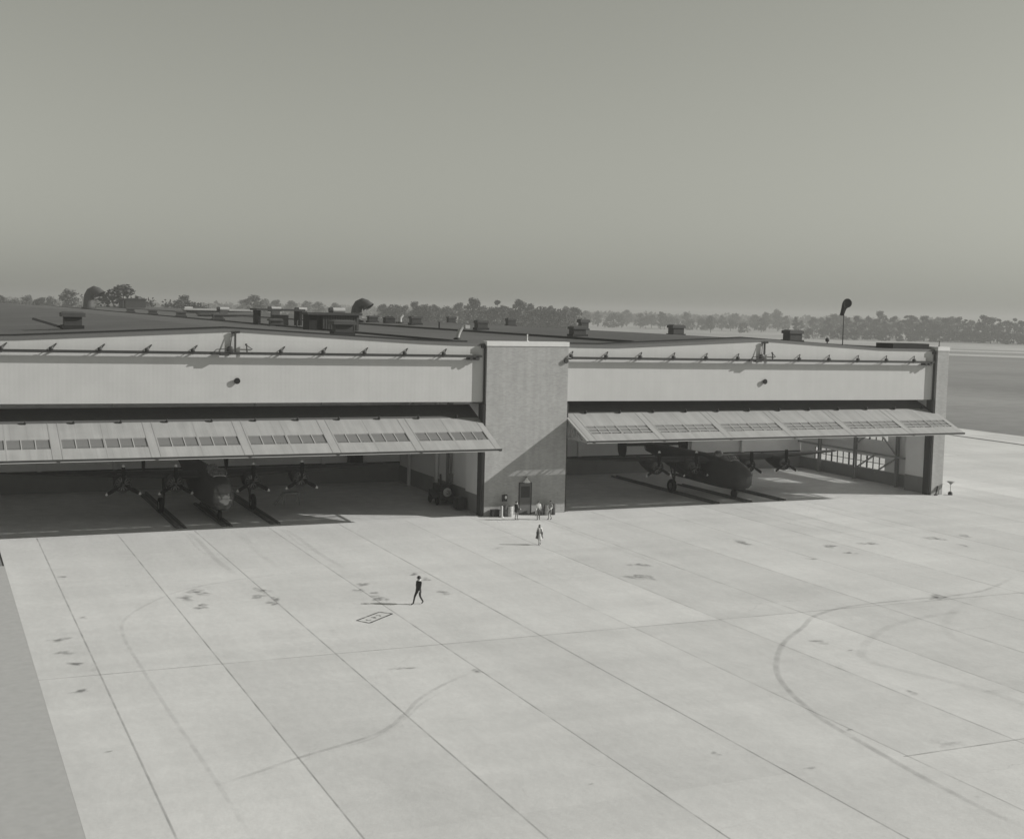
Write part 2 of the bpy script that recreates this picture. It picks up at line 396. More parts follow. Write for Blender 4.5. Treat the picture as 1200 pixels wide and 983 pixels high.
T([(-30, -55.7), (-28.2, -54.9), (-26.2, -53.0), (-24.5, -50.9), (-22.2, -48.8)], .22, .8, .020)
T([(27, -36.5), (20.45, -39.8), (14, -40.3), (8.97, -40.6), (5, -42), (2.18, -44.4), (-.8, -46.8), (-3.1, -49.3), (-5.2, -52.2), (-6.66, -55.3), (-7.83, -59.3), (-8.33, -63), (-8.8, -67.8), (-9, -74)], .42, 1.35, .012)
T([(16, -44.5), (12.7, -44.4), (7.2, -46.1), (2.4, -49.7), (1.0, -52.1), (1.8, -55.2), (3, -59), (3.2, -64)], .7, .55, .016)
T([(24, -38.2), (18, -41.8), (13, -45), (9.5, -49), (8.6, -54)], .8, .4, .020)
for x, wd, wr, y1 in ((-26.55, .55, .9, -19), (-27.0, .3, .6, -12), (-23.05, .6, .45, -18), (-22.6, .3, .35, -11), (-18.8, .5, .8, -19.5), (-19.2, .3, .6, -12), (25.2, .45, .8, -16), (26.6, .6, .6, -22), (29.2, .4, .6, -15), (33.2, .5, .7, -20), (3.9, .4, .4, -26)):
    T([(x+.12*math.sin(k), -.6+(y1+.6)*k/7) for k in range(8)], wd, wr, .024)
T([(4.5, -3.1), (4.2, -8), (4.5, -14), (9, -20), (12, -24)], .3, .4, .028)
tag(g.build('tyre_marks', wear=True), 'dark curving tyre marks worn into the concrete apron', 'tyre marks', kind='structure')

STAINS = [(-29.96,-23.62,.61,.77),(-30.99,-25.12,.45,.61),(-30.54,-27.78,.44,.58),(-25.97,-24.38,.37,.77),(-26.58,-26.05,.41,.49),(-25.73,-27.11,.3,.48),(-26.13,-28.25,.36,.47),(-19.18,-24.62,.32,.52),(-19.96,-26.34,.27,.5),(-19.24,-27.39,.21,.37),(-19.51,-28.9,.47,.72),(-19.2,-29.52,.21,.35),(-14.7,-22.49,.29,.42),(-14.51,-24.37,.34,.4),(-14.85,-28.69,.38,.49),(-19.98,-46.66,.25,.3),(-23.4,-44.95,.54,.23),(-.06,-28.09,.59,.8),(.67,-28.63,.41,.65),(2.36,-24.32,.74,.44),(15.23,-18.61,.55,.86),(21.33,-22.08,.49,.66),(25.33,-22.07,.63,.66),(16.48,-26.28,.26,.44),(.99,-47.6,.38,.41),(16.28,-40.39,.69,.64),(32.59,-21.73,.74,.69),(36.13,-21.47,.45,.7),(32.58,-25.09,.28,.48),(-15.26,-61.93,.14,.19),(-21.96,-63.3,.09,.08),(-39.32,-33.35,.52,.38),(-39.36,-36.18,.42,.35),(-38.96,-38.63,.32,.33),(-39.27,-43.65,.37,.29),(-39.15,-52.89,.13,.11),(-37.56,-16.1,.21,.29),(-37.55,-28.48,.23,.22),(-7.68,-61.3,.11,.1),(-12.51,-64.85,.21,.13),(-.88,-57.66,.17,.36),(1.65,-49.83,.23,.15),(20.94,-25.07,.4,.46)]
g = MB(); rs = random.Random(5)
def blot(x, y, rx, ry, z, wr):
    n_ = 18; ph = [rs.uniform(0, 6.28) for _ in range(4)]
    vs = [(x, y, z)]; we = [wr]; fs = []
    for ring, k, ww in ((0, .55, wr), (1, 1.25, 0)):
        for j in range(n_):
            t = 2*PI*j/n_; q = 1+.30*math.sin(2*t+ph[0])+.24*math.sin(3*t+ph[1])+.16*math.sin(5*t+ph[2])
            vs.append((x+rx*k*q*math.cos(t), y+ry*k*q*math.sin(t), z)); we.append(ww)
    for j in range(n_):
        k = (j+1) % n_
        fs += [(0, 1+j, 1+k), (1+j, 1+n_+j, 1+n_+k, 1+k)]
    g.add(vs, fs, 'oil', wear=we)
for i, (x, y, rx, ry) in enumerate(STAINS): blot(x, y, rx*1.05, ry*1.05, .030, 1.35)
for i in range(60):
    x, y = rs.uniform(-40, 60), rs.uniform(-85, -2); r_ = rs.uniform(.1, .45); blot(x, y, r_*rs.uniform(.7, 1.8), r_, .034, rs.uniform(.12, .5))
for i in range(16): blot(rs.uniform(-36, 50), rs.uniform(-70, -4), rs.uniform(2, 5), rs.uniform(1.5, 4), .038, rs.uniform(.05, .11))
tag(g.build('oil_stains', wear=True), 'dark oil stains scattered over the pale concrete apron', 'oil stains', kind='structure')

# painted box with worn lettering on the apron
g = MB()
A_, B_, C_, D_ = (-22.58, -34.19), (-20.62, -32.54), (-20.0, -33.21), (-22.06, -35.04)
for p, q in ((A_, B_), (B_, C_), (C_, D_), (D_, A_)):
    polystrip(g, [(p[0]+(q[0]-p[0])*k/8, p[1]+(q[1]-p[1])*k/8) for k in range(9)], .14, .012, 'stencil', None)
def inbox(u_, v_):
    return (A_[0]+(B_[0]-A_[0])*u_+(D_[0]-A_[0])*v_, A_[1]+(B_[1]-A_[1])*u_+(D_[1]-A_[1])*v_)
for pts in (((.22, .35), (.18, .5), (.22, .65), (.28, .62)), ((.46, .3), (.5, .5), (.46, .68)), ((.44, .5), (.54, .5)), ((.66, .35), (.72, .32), (.74, .5), (.68, .66))):
    polystrip(g, [inbox(*p) for p in pts], .10, .012, 'stencil', None)
tag(g.build('stencilled_marking', wear=True), 'worn black stencilled box painted on the concrete', 'ground marking', kind='structure')

# ------------------------------------------------------------------ hangar
H = empty('aircraft_hangar', (0, 0, 0))
tag(H, 'long white aircraft hangar with two wide bays either side of a brick tower', 'hangar')
DEP = 420.0
prof = [(-53.2, 15.30), (-43, 15.35), (-39.3, 15.43), (-22.5, 16.30), (-5.8, 15.45), (-2.6, 15.35), (13.4, 15.25), (30, 16.05), (44.3, 15.28), (53.2, 15.20)]
def ztop(x):
    for (xa, za), (xb, zb) in zip(prof, prof[1:]):
        if xa <= x <= xb: return za+(zb-za)*(x-xa)/(xb-xa)
# front gable walls (headers), white
def header(xs, zb0, zb1, name):
    g = MB(); n_ = len(xs); fr = []; 
    vs = []
    for y in (.45, .75):
        for i, x in enumerate(xs):
            zb = zb0+(zb1-zb0)*i/(n_-1)
            vs += [(x, y, zb), (x, y, ztop(x))]
    fs = []
    for i in range(n_-1):
        a_ = 2*i; b_ = 2*n_+2*i
        fs += [(a_, a_+2, a_+3, a_+1), (b_, b_+1, b_+3, b_+2), (a_, b_, b_+2, a_+2), (a_+1, a_+3, b_+3, b_+1)]
    fs += [(0, 1, 2*n_+1, 2*n_), (2*n_-2, 4*n_-2, 4*n_-1, 2*n_-1)]
    g.add(vs, fs, 'white'); return g.build(name, H)
header([-44.3, -43, -39.3, -34, -28, -22.5, -17, -11, -5.8, -2.6, -.02], 10.50, 10.30, 'gable_wall')
header([8.14, 13.4, 18, 24, 30, 35, 40, 44.3, 51.5], 10.31, 10.12, 'gable_wall')
# roof: a thin deck following the gables, set back and a little above the wall, with a dark gravel stop along the front
def roofz(x): return ztop(x)+.20
def deck(y0, y1, dz, th, m, xs, name, parent=H):
    g = MB(); n_ = len(xs); vs = []
    for y in (y0, y1):
        for x in xs: vs += [(x, y, roofz(x)+dz-th), (x, y, roofz(x)+dz)]
    fs = []
    for i in range(n_-1):
        a_, b_ = 2*i, 2*n_+2*i
        fs += [(a_, a_+2, a_+3, a_+1), (b_, b_+1, b_+3, b_+2), (a_, b_, b_+2, a_+2), (a_+1, a_+3, b_+3, b_+1)]
    fs += [(0, 1, 2*n_+1, 2*n_), (2*n_-2, 4*n_-2, 4*n_-1, 2*n_-1)]
    g.add(vs, fs, m); return g.build(name, parent)
XS = [-53.2, -43, -39.3, -30.5, -22.5, -14, -5.8, -2.6, 5, 13.4, 22, 30, 37, 44.3, 53.2]
roof = deck(.78, DEP, 0, .18, 'roof', XS, 'roof')
XL = [-53.2, -43, -39.3, -30.5, -22.5, -14, -5.8, -2.6, -.05]; XR = [8.17, 13.4, 22, 30, 37, 44.3, 51.45]
for xs in (XL, XR):
    deck(.40, .775, .02, .22, 'fascia', xs, 'fascia')
    deck(4.6, 4.85, .14, .139, 'roofedge', xs, 'gravel_stop', roof)
for x in (-1.5, 17.6):
    g = MB(); g.box(x-.14, x+.14, 4.9, DEP-1, roofz(x)-.02, roofz(x)+.20, 'roofedge'); g.build('roof_curb', roof)
# brick tower and corner pylon
def tower(x0, x1, y1, zt, name):
    g = MB(); g.box(x0, x1, 0, y1, 0, zt-.42, 'brick'); o = g.build(name, H)
    c = MB(); c.box(x0-.05, x1+.05, -.06, y1+.05, zt-.42, zt, 'coping'); c.build('coping', o)
    return o
tw = tower(0.0, 8.12, 1.0, 15.77, 'brick_tower')
py = tower(51.53, 53.03, 4.2, 15.72, 'corner_pylon')
tower(-53.03, -44.32, 1.0, 15.75, 'corner_pylon')
g = MB(); g.box(.12, 8.0, 1.1, 1.3, 10.2, 15.2, 'brick'); g.build('backing_wall', H)
# tower door
dr = MB(); dr.box(3.5, 4.62, -.05, -.002, .02, 2.86, 'door'); dr.box(3.42, 3.5, -.07, -.002, .0, 2.94, 'steel'); dr.box(4.62, 4.70, -.07, -.002, 0, 2.94, 'steel'); dr.box(3.5, 4.62, -.07, -.002, 2.86, 2.94, 'steel')
dro = dr.build('door', H); dr = MB(); dr.box(3.62, 4.5, -.062, -.052, 1.55, 2.6, 'steel'); dr.build('window', dro)
dr = MB(); dr.bar((3.62, -.11, 1.02), (3.62, -.11, 1.22), .03, .03, 'alu'); dr.bar((3.62, -.05, 1.12), (3.62, -.11, 1.12), .025, .025, 'alu'); dr.build('handle', dro)
for x, z in ((1.0, 1.55), (7.35, 1.65)):
    g = MB(); g.box(x, x+.22, -.03, -.002, z, z+.3, 'brick'); g.build('wall_plate', tw)
# jambs and guide posts
def jamb(x0, x1, y0, y1):
    g = MB(); g.box(x0, x1, y0, y1, 0, 10.1, 'jamb'); g.box((x0+x1)/2-.04, (x0+x1)/2+.04, y0-.08, y0, 0, 10.1, 'steel'); g.build('door_jamb', H)
jamb(-.30, -.02, .12, 1.0); jamb(51.2, 51.5, .12, 1.0); jamb(8.15, 8.40, .3, 1.0); jamb(-44.3, -44.0, .3, 1.0)

# interior walls
def wallx(name, x0, x1, ya, yb, za, zb, holes, m, parent=H):
    """wall slab in a plane of constant x with rectangular openings (y0,y1,z0,z1)"""
    g = MB(); ys = sorted({ya, yb, *[h[0] for h in holes], *[h[1] for h in holes]}); zs = sorted({za, zb, *[h[2] for h in holes], *[h[3] for h in holes]})
    for i in range(len(ys)-1):
        for j in range(len(zs)-1):
            cy, cz = (ys[i]+ys[i+1])/2, (zs[j]+zs[j+1])/2
            if any(h[0] < cy < h[1] and h[2] < cz < h[3] for h in holes): continue
            g.box(x0, x1, ys[i], ys[i+1], zs[j], zs[j+1], m)
    return g.build(name, parent)
YB = 24.6
def dado(x0, x1, y0, y1, h=1.62):
    g = MB(); g.box(x0, x1, y0, y1, .01, h, 'dado'); g.build('dado', H)
# bay beside the apron edge (far left), closed end
lw = wallx('side_wall', -44.9, -44.35, 1.05, YB, 0, 15.0, [(3, 22, 2.5, 12)], 'inwhite')
g = MB(); g.add([(-44.6, 3, 2.5), (-44.6, 22, 2.5), (-44.6, 22, 12), (-44.6, 3, 12)], [(0, 1, 2, 3)], 'fillpane')  # window band out of view, added to let more light into the bay
for k in range(1, 14): g.box(-44.65, -44.55, 3+19*k/14-.03, 3+19*k/14+.03, 2.501, 11.999, 'steel')
g.build('window', lw)
# party wall between the bays (behind the tower): white panel near the door, then recessed
g = MB(); g.box(0.0, 8.1, 1.35, 4.5, 0, 10.0, 'inwhite'); g.build('side_wall', H)
g = MB(); g.box(0.55, 7.6, 4.5, YB, 0, 15.0, 'inwhite'); g.build('side_wall', H)
dado(-.03, -.003, 1.4, 4.5, 1.72); dado(.52, .547, 4.55, YB, 1.72); dado(8.103, 8.13, 1.4, 4.5, 1.72); dado(7.603, 7.63, 4.55, YB, 1.72)
# window wall of the right-hand bay
g = MB(); g.box(51.52, 51.55, 1.05, 4.2, .0, 10.0, 'inwhite'); g.build('side_wall', H)
dado(51.49, 51.517, 1.1, 4.2, 1.75)
HO = [(9.0, 21.9, 1.42, 2.86), (8.6, 13.0, 4.75, 6.3), (14.2, 21.9, 5.2, 6.3)]
ww = wallx('side_wall', 52.75, 53.03, 4.25, YB, 0, 15.0, HO[:2]+[(5.0, 24.0, 7.9, 13.2)], 'inwhite')
dado(52.715, 52.746, 4.3, YB, 1.40)
def sidewin(y0, y1, z0, z1, ny, nz):
    g = MB(); x = 52.88
    for i in range(ny+1):
        y = y0+(y1-y0)*i/ny; t = .10 if i % 3 == 0 else .045
        g.box(x-.05, x+.05, max(y-t, y0+.001), min(y+t, y1-.001), z0+.001, z1-.001, 'steel')
    for j in range(nz+1):
        z = z0+(z1-z0)*j/nz; g.box(x-.04, x+.04, y0+.001, y1-.001, max(z-.03, z0+.001), min(z+.03, z1-.001), 'steel')
    o = g.build('window', ww); p = MB()
    p.add([(x, y0, z0), (x, y1, z0), (x, y1, z1), (x, y0, z1)], [(0, 1, 2, 3)], 'wallpane'); p.build('pane', ww)
g = MB(); g.add([(52.9, 5, 7.9), (52.9, 24, 7.9), (52.9, 24, 13.2), (52.9, 5, 13.2)], [(0, 1, 2, 3)], 'fillpane')  # window band hidden behind the door, added as soft fill for the bay
for k in range(1, 12): g.box(52.87, 52.93, 5+19*k/12-.02, 5+19*k/12+.02, 7.901, 13.199, 'lightsteel')
g.build('window', ww)
sidewin(*HO[0], 12, 2); sidewin(*HO[1], 4, 2)
# exposed steel of the window wall
def post(x, y, zt=10.0, wd=.36, m='lightsteel'):
    g = MB(); g.box(x-wd/2, x+wd/2, y-.05, y+.05, 0, zt, m); g.box(x-wd/2, x-wd/2+.06, y-.16, y+.16, 0.01, zt, m); g.box(x+wd/2-.06, x+wd/2, y-.16, y+.16, 0.01, zt, m); g.build('column', H)
for y in (4.6, 6.4, 13.6, 20.2): post(52.25, y)
g = MB()
for a_, b_ in (((52.2, 13.6, 1.2), (52.2, 10.0, 3.2)), ((52.2, 6.4, 3.2), (52.2, 10.0, 1.2)), ((52.2, 13.6, 5.0), (52.2, 10.0, 7.6)), ((52.2, 6.4, 3.4), (52.2, 10.0, 6.2)), ((52.2, 10.0, 6.2), (52.2, 13.6, 4.0))):
    g.bar(a_, b_, .14, .16, 'lightsteel')
g.bar((52.2, 4.6, 3.30), (52.2, YB-.2, 3.30), .16, .22, 'lightsteel'); g.bar((52.2, 4.6, 7.6), (52.2, YB-.2, 7.6), .16, .22, 'lightsteel')
g.build('wall_truss', H)
# columns and pipes of the other party wall
for x, y in ((.28, 21.0), (.28, 13.0), (7.9, 21), (7.9, 13)): post(x, y, 10.0, .3, 'inwhite')
g = MB()
for y, r_ in ((9.3, .10), (9.9, .07), (10.4, .10)): g.tube([(.42, y, .8), (.42, y, 9.5)], r_, 'dado', 8)
g.box(.35, .55, 9.0, 9.6, 1.9, 2.7, 'dado'); g.build('wall_pipes', H)
# rear walls
def rear(x0, x1):
    g = MB(); g.box(x0, x1, YB, YB+.3, 0, 15.0, 'inwhite'); g.build('rear_wall', H)
    g = MB(); g.box(x0, x1, YB-.03, YB-.002, .01, 2.0, 'dado'); g.box(x0, x1, YB-.05, YB-.002, 2.0, 2.12, 'steel'); g.build('dado', H)
rear(-44.3, .53); rear(7.62, 52.7)
for x in (-36, -29, -15, -8, 15, 22, 37, 44):
    g = MB(); g.box(x-.2, x+.2, YB-.4, YB-.06, 2.13, 13, 'inwhite'); g.build('column', H)
# soffit trusses high in the bays
for x0, x1 in ((-44.3, .5), (7.65, 52.7)):
    g = MB(); g.box(x0, x1, 1.4, YB-.1, 13.6, 13.7, 'ceiling')
    for y in (4, 9, 14, 19): g.box(x0+.1, x1-.1, y-.15, y+.15, 12.4, 13.59, 'ceiling')
    g.build('ceiling', H)
# outer walls of the building behind the front bays
g = MB(); g.box(52.85, 53.1, YB+.35, DEP-.2, 0, 15.1, 'brick'); g.box(-53.1, -52.85, YB+.35, DEP-.2, 0, 15.1, 'brick'); g.box(-53.1, 53.1, DEP-.2, DEP, 0, 15.1, 'brick')
g.build('outer_wall', H)

# ------------------------------------------------------------------ canopy doors
def canopy(x0, x1, yf, zf, zh, gx0, npan, sashes):
    """upward-acting door: hinged on y=0 at height zh, lip at (yf, zf), tail running up under the header"""
    k = (zh-zf)/(-yf); zs = lambda y: zh+k*y
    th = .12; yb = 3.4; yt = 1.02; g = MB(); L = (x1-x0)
    P3 = lambda x, y, d=0: (x, y-d*k/math.hypot(1, k)*(-1), zs(y)+d/math.hypot(1, k))
    # window rows
    wy0, wy1 = (-2.72, -1.32)
    xs = []
    for i in range(npan):
        a_ = gx0+7.27*i
        xs.append((a_, a_+3.1)); xs.append((a_+3.28, a_+6.4))
    xs = [(max(a_, x0+.5), min(b_, x1-.5)) for a_, b_ in xs if min(b_, x1-.5)-max(a_, x0+.5) > .6]
    def sl(xa, xb, ya, yb_, m, up_=0.0, t=th):
        ps = [(xa, ya), (xb, ya), (xb, yb_), (xa, yb_)]
        vs = [(x, y, zs(y)+up_-t) for x, y in ps]+[(x, y, zs(y)+up_) for x, y in ps]
        g.add(vs, [(3, 2, 1, 0), (4, 5, 6, 7), (0, 1, 5, 4), (1, 2, 6, 5), (2, 3, 7, 6), (3, 0, 4, 7)], m)
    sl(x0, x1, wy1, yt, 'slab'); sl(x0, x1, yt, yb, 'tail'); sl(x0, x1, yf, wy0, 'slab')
    sl(x0+.02, x1-.02, wy1+.05, yb-.02, 'inwhite', -th-.004, .03); sl(x0+.02, x1-.02, yf+.05, wy0-.03, 'inwhite', -th-.004, .03)  # white underside layer added to bounce apron light into the bay
    e = [x0]+[v for p in xs for v in p]+[x1]
    for i in range(0, len(e), 2): sl(e[i], e[i+1], wy0, wy1, 'slab')
    # raised seam strips between sections and the lip
    for i in range(npan+1):
        xc = gx0-.43+7.27*i
        for dx in (-.36, .36):
            if x0+.1 < xc+dx < x1-.1: 
                g.add([(xc+dx+a_, y, zs(y)+b_) for y in (yf+.02, yt) for a_, b_ in ((-.05, .002), (.05, .002), (.05, .018), (-.05, .018))], [(0, 1, 2, 3), (7, 6, 5, 4), (0, 4, 5, 1), (1, 5, 6, 2), (2, 6, 7, 3), (3, 7, 4, 0)], 'lightsteel')
        xm = xc+3.63
        if x0 < xm < x1: g.add([(xm+a_, y, zs(y)+b_) for y in (yf+.02, yt) for a_, b_ in ((-.03, .002), (.03, .002), (.03, .010), (-.03, .010))], [(0, 1, 2, 3), (7, 6, 5, 4), (0, 4, 5, 1), (1, 5, 6, 2), (2, 6, 7, 3), (3, 7, 4, 0)], 'lightsteel')
    o = g.build('canopy_door', H)
    g = MB()
    g.box(x0-.03, x1+.03, yf-.06, yf-.002, zf-.13, zf+.03, 'steel'); g.box(x0-.02, x1+.02, yf-.09, yf+.30, zf-.19, zf-.135, 'slabframe')
    for i in range(npan+1):
        xc = gx0-.43+7.27*i
        if x0 < xc < x1: g.box(xc-.1, xc+.1, yf-.12, yf-.061, zf-.17, zf-.03, 'steel')
    g.build('lip', o)
    # truss framing under the sheet
    zb = zf-.08
    g = MB()
    nx = 12
    for i in range(nx+1):
        x = x0+.12+(x1-x0-.24)*i/nx; mm = 'lightsteel'
        g.bar((x, yf+.2, zb), (x, 0.3, zb), .12, .14, mm); g.bar((x, 0.3, zb), (x, .3, zs(.3)-th), .12, .14, mm)
        n4 = 4
        for j in range(n4):
            ya, yb2 = yf+.4+(-yf-.1)*j/n4, yf+.4+(-yf-.1)*(j+1)/n4
            g.bar((x, ya, zb), (x, yb2, zs(yb2)-th-.05), .08, .08, mm); g.bar((x, yb2, zb), (x, yb2, zs(yb2)-th-.05), .08, .08, mm)
    g.bar((x0, .3, zb), (x1, .3, zb), .14, .16, 'lightsteel'); g.bar((x0, -.9, zb), (x1, -.9, zb), .12, .12, 'lightsteel')
    g.build('truss', o)
    # windows: sash bars, an upper row of whitened dusty panes and a lower clear row
    for a_, b_ in xs:
        g = MB(); n3 = 3; ym = wy0+.34; pa, pb = ('paneDusty', 'paneClear') if sashes else ('paneGrey', 'paneHalf')
        def quad(xa, xb, ya, yb_, dz, m): g.add([(xa, ya, zs(ya)+dz), (xb, ya, zs(ya)+dz), (xb, yb_, zs(yb_)+dz), (xa, yb_, zs(yb_)+dz)], [(0, 1, 2, 3)], m)
        quad(a_, b_, ym, wy1, -.06, pa); quad(a_, b_, wy0, ym, -.06, pb)
        def sbar(xa, xb, ya, yb_):
            vs = [(x, y, zs(y)-.09) for x, y in ((xa, ya), (xb, ya), (xb, yb_), (xa, yb_))]+[(x, y, zs(y)-.012) for x, y in ((xa, ya), (xb, ya), (xb, yb_), (xa, yb_))]
            g.add(vs, [(3, 2, 1, 0), (4, 5, 6, 7), (0, 1, 5, 4), (1, 2, 6, 5), (2, 3, 7, 6), (3, 0, 4, 7)], 'slabframe')
        for i in range(1, n3):
            x = a_+(b_-a_)*i/n3; sbar(x-.035, x+.035, wy0+.01, wy1-.01)
        e_ = [a_]+[a_+(b_-a_)*i/n3 for i in range(1, n3)]+[b_]
        for i in range(n3):
            xa, xb = e_[i]+(.036 if i else .01), e_[i+1]-(.036 if i < n3-1 else .01)
            for y in ((ym, wy1-.45) if sashes else ()): sbar(xa, xb, y-.02, y+.02)
        g.build('window', o)
    # cable sheaves on top of the sheet
    x = gx0+1.15; kx = 0
    while x < x1-.3:
        if x > x0+.3:
            g = MB(); y = .95; g.box(x-.09, x+.09, y-.12, y+.12, zs(y)+.003, zs(y)+.12, 'steel'); g.lathe([(.16, -.03), (.16, .03)], (x, y-.05, zs(y)+.17), 'steel', 14, 'x')
            g.build('sheave', o)
        x += 3.635
    return o
canopy(-44.2, -.26, -4.3, 6.56, 8.41, -36.32-7.27, 6, False)
canopy(8.22, 51.95, -4.0, 7.02, 8.69, 9.35, 6, True)

# door-rail across each header
def rail(x0, x1, z0, z1, first, mid):
    zz = lambda x: z0+(z1-z0)*(x-x0)/(x1-x0)
    g = MB(); g.bar((x0, .02, z0), (x1, .02, z1), .30, .17, 'steel'); g.bar((x0, -.12, z0+.12), (x1, -.12, z1+.12), .04, .06, 'steel')
    o = g.build('hoist_rail', H); x = first
    while x < x1-.2:
        if not (abs(x-mid) < .6):
            g = MB(); z = zz(x); g.bar((x, .42, z-.05), (x, -.05, z-.05), .10, .12, 'steel'); g.bar((x+.45, .43, z+.62), (x, -.02, z+.12), .07, .07, 'steel')
            g.lathe([(.03, -.17), (.14, -.15), (.17, 0), (.14, .15), (.03, .17)], (x, -.08, z+.22), 'steel', 12, 'x'); g.build('bracket', o)
        x += 3.635
    g = MB(); xe = x1-.45; z = zz(xe); g.lathe([(.2, -.08), (.2, .08)], (xe, -.05, z-.16), 'steel', 14, 'y'); g.lathe([(.14, -.08), (.14, .08)], (xe-.6, -.05, z-.2), 'steel', 14, 'y'); g.box(xe-.9, xe+.2, .1, .4, z-.3, z-.1, 'steel'); g.build('end_sheave', o)
rail(-44.2, -.5, 14.62, 14.39, -44.16, -22.3); rail(8.5, 51.0, 14.29, 14.07, 8.35, 29.95)
# dark parapet box at the far corner of the roof
g = MB(); g.box(46.3, 51.1, .9, 3.6, 15.40, 16.0, 'planedark'); g.build('parapet_box', H)
# corner rainwater head by the tower
g = MB(); g.box(-.42, -.02, .22, .44, 15.15, 15.45, 'steel'); g.tube([(-.10, .34, 15.2), (-.10, .34, 10.2)], .07, 'steel', 8); g.build('rainwater_head', H)
g = MB(); g.box(51.15, 51.48, .22, .44, 14.95, 15.25, 'steel'); g.tube([(51.4, .34, 15.0), (51.4, .34, 10.1)], .08, 'steel', 8); g.build('rainwater_head', H)

# ------------------------------------------------------------------ things fixed on the hangar
def hoist(x, z, label):
    o = empty('hoist', (x, 0, z)); tag(o, label, 'hoist', 'hoists at the peaks of the hangar gables')
    g = MB(); g.bar((.12, .24, .1), (.12, .24, 1.75), .14, .14, 'steel'); g.build('mast', o)
    g = MB(); g.bar((.50, .22, 1.78), (-.2, .3, 1.72), .14, .18, 'steel'); g.bar((.2, .2, 1.7), (.2, .44, 1.8), .10, .10, 'steel'); g.build('jib', o)
    g = MB(); g.lathe([(.06, -.12), (.30, -.10), (.30, .10), (.06, .12)], (-.35, -.05, .33), 'steel', 16, 'y'); g.lathe([(.29, -.101), (.27, -.13), (.05, -.13)], (-.35, -.05, .33), 'steel', 16, 'y'); g.build('winch_drum', o)
    g = MB(); g.bar((-.35, -.2, .2), (-1.9, -.2, -.05), .12, .10, 'steel'); g.bar((-.5, -.2, .4), (-1.5, -.2, .35), .06, .06, 'steel'); g.bar((-1.5, -.2, .35), (-1.9, -.2, -.05), .06, .06, 'steel'); g.box(-1.2, -.5, -.3, .2, -.15, .05, 'steel'); g.build('winch_frame', o)
    g = MB(); g.tube([(-.3, .12, .5), (-.12, .25, 1.65)], .03, 'steel', 6); g.build('cable', o)
    g = MB(); g.bar((1.1, .2, .05), (1.05, .2, .72), .09, .09, 'steel'); g.bar((1.05, .2, .7), (1.6, .42, .35), .05, .05, 'steel'); g.ball((1.02, .2, .75), .10, 'steel', 8, 5); g.build('brake_lever', o)
hoist(-22.6, 14.5, 'dark winch and mast at the gable peak over the left bay'); hoist(29.7, 14.18, 'dark winch and mast at the gable peak over the right bay')
def flood(x, z, label):
    o = empty('floodlight', (x, .45, z)); tag(o, label, 'floodlight', 'floodlights on the hangar gables')
    g = MB(); g.lathe([(.16, -.002), (.16, -.04), (.06, -.05), (.06, -.09)], (0, 0, 0), 'planedark', 14, 'y'); g.build('arm', o)
    g = MB(); g.lathe([(.05, -.06), (.19, -.09), (.25, -.16), (.26, -.21)], (0, 0, -.03), 'planedark', 16, 'y', cap=(True, False)); g.build('housing', o)
    g = MB(); g.lathe([(.25, 0), (.25, .012)], (0, -.215, -.03), 'planedark', 16, 'y'); g.build('lens', o)
flood(-22.3, 12.27, 'small black floodlight on the white gable below the left winch'); flood(30.05, 12.11, 'small black floodlight on the white gable below the right winch')
def mk(name, label, cat, loc, group=None, rz=0):
    return tag(empty(name, loc, rz), label, cat, group)
o = mk('wall_lamp', 'white conical lamp over the door of the brick tower', 'lamp', (4.05, -.01, 2.98))
g = MB(); g.tube([(0, 0, .45), (0, -.2, .5), (0, -.32, .4)], .03, 'steel', 8); g.build('bracket', o)
g = MB(); g.lathe([(.05, .42), (.09, .32), (.33, .05), (.34, .0)], (0, -.32, 0), 'paint_w', 18, cap=(True, False)); g.build('lamp_shade', o)
o = mk('alarm_box', 'dark round alarm with pale bell on the brick wall left of the door', 'alarm', (2.0, -.005, 1.55))
g = MB(); g.box(-.22, .22, -.16, 0, -.25, .35, 'steel'); g.build('housing', o); g = MB(); g.ball((.06, -.2, .12), (.12, .07, .16), 'paint_w', 12, 7); g.build('bell', o)
o = mk('rail_lamp', 'round dark lamp at the upper right edge of the brick tower', 'lamp', (7.85, -.002, 14.05))
g = MB(); g.lathe([(.08, .0), (.2, -.04), (.24, -.14), (.2, -.2)], (0, 0, 0), 'steel', 14, 'y'); g.build('housing', o); g = MB(); g.bar((.12, -.06, .02), (.26, -.06, .05), .06, .06, 'steel'); g.build('arm', o)
o = mk('lightning_rod', 'thin white rod standing on top of the brick tower', 'rod', (4.15, .5, 15.77))
g = MB(); g.tube([(0, 0, 0), (0, 0, .55)], [.05, .045], 'paint_w', 8); g.ball((0, 0, .6), .07, 'paint_w', 8, 5); g.build('mast', o); g = MB(); g.lathe([(.14, 0), (.14, .05)], (0, 0, 0), 'paint_w', 10); g.build('base', o)
o = mk('lightning_rod', 'thin dark rod standing on top of the narrow corner pylon', 'rod', (52.35, .8, 15.72))
g = MB(); g.tube([(0, 0, 0), (0, 0, .6)], [.05, .04], 'steel', 8); g.build('mast', o); g = MB(); g.lathe([(.12, 0), (.12, .05)], (0, 0, 0), 'steel', 10); g.build('base', o)

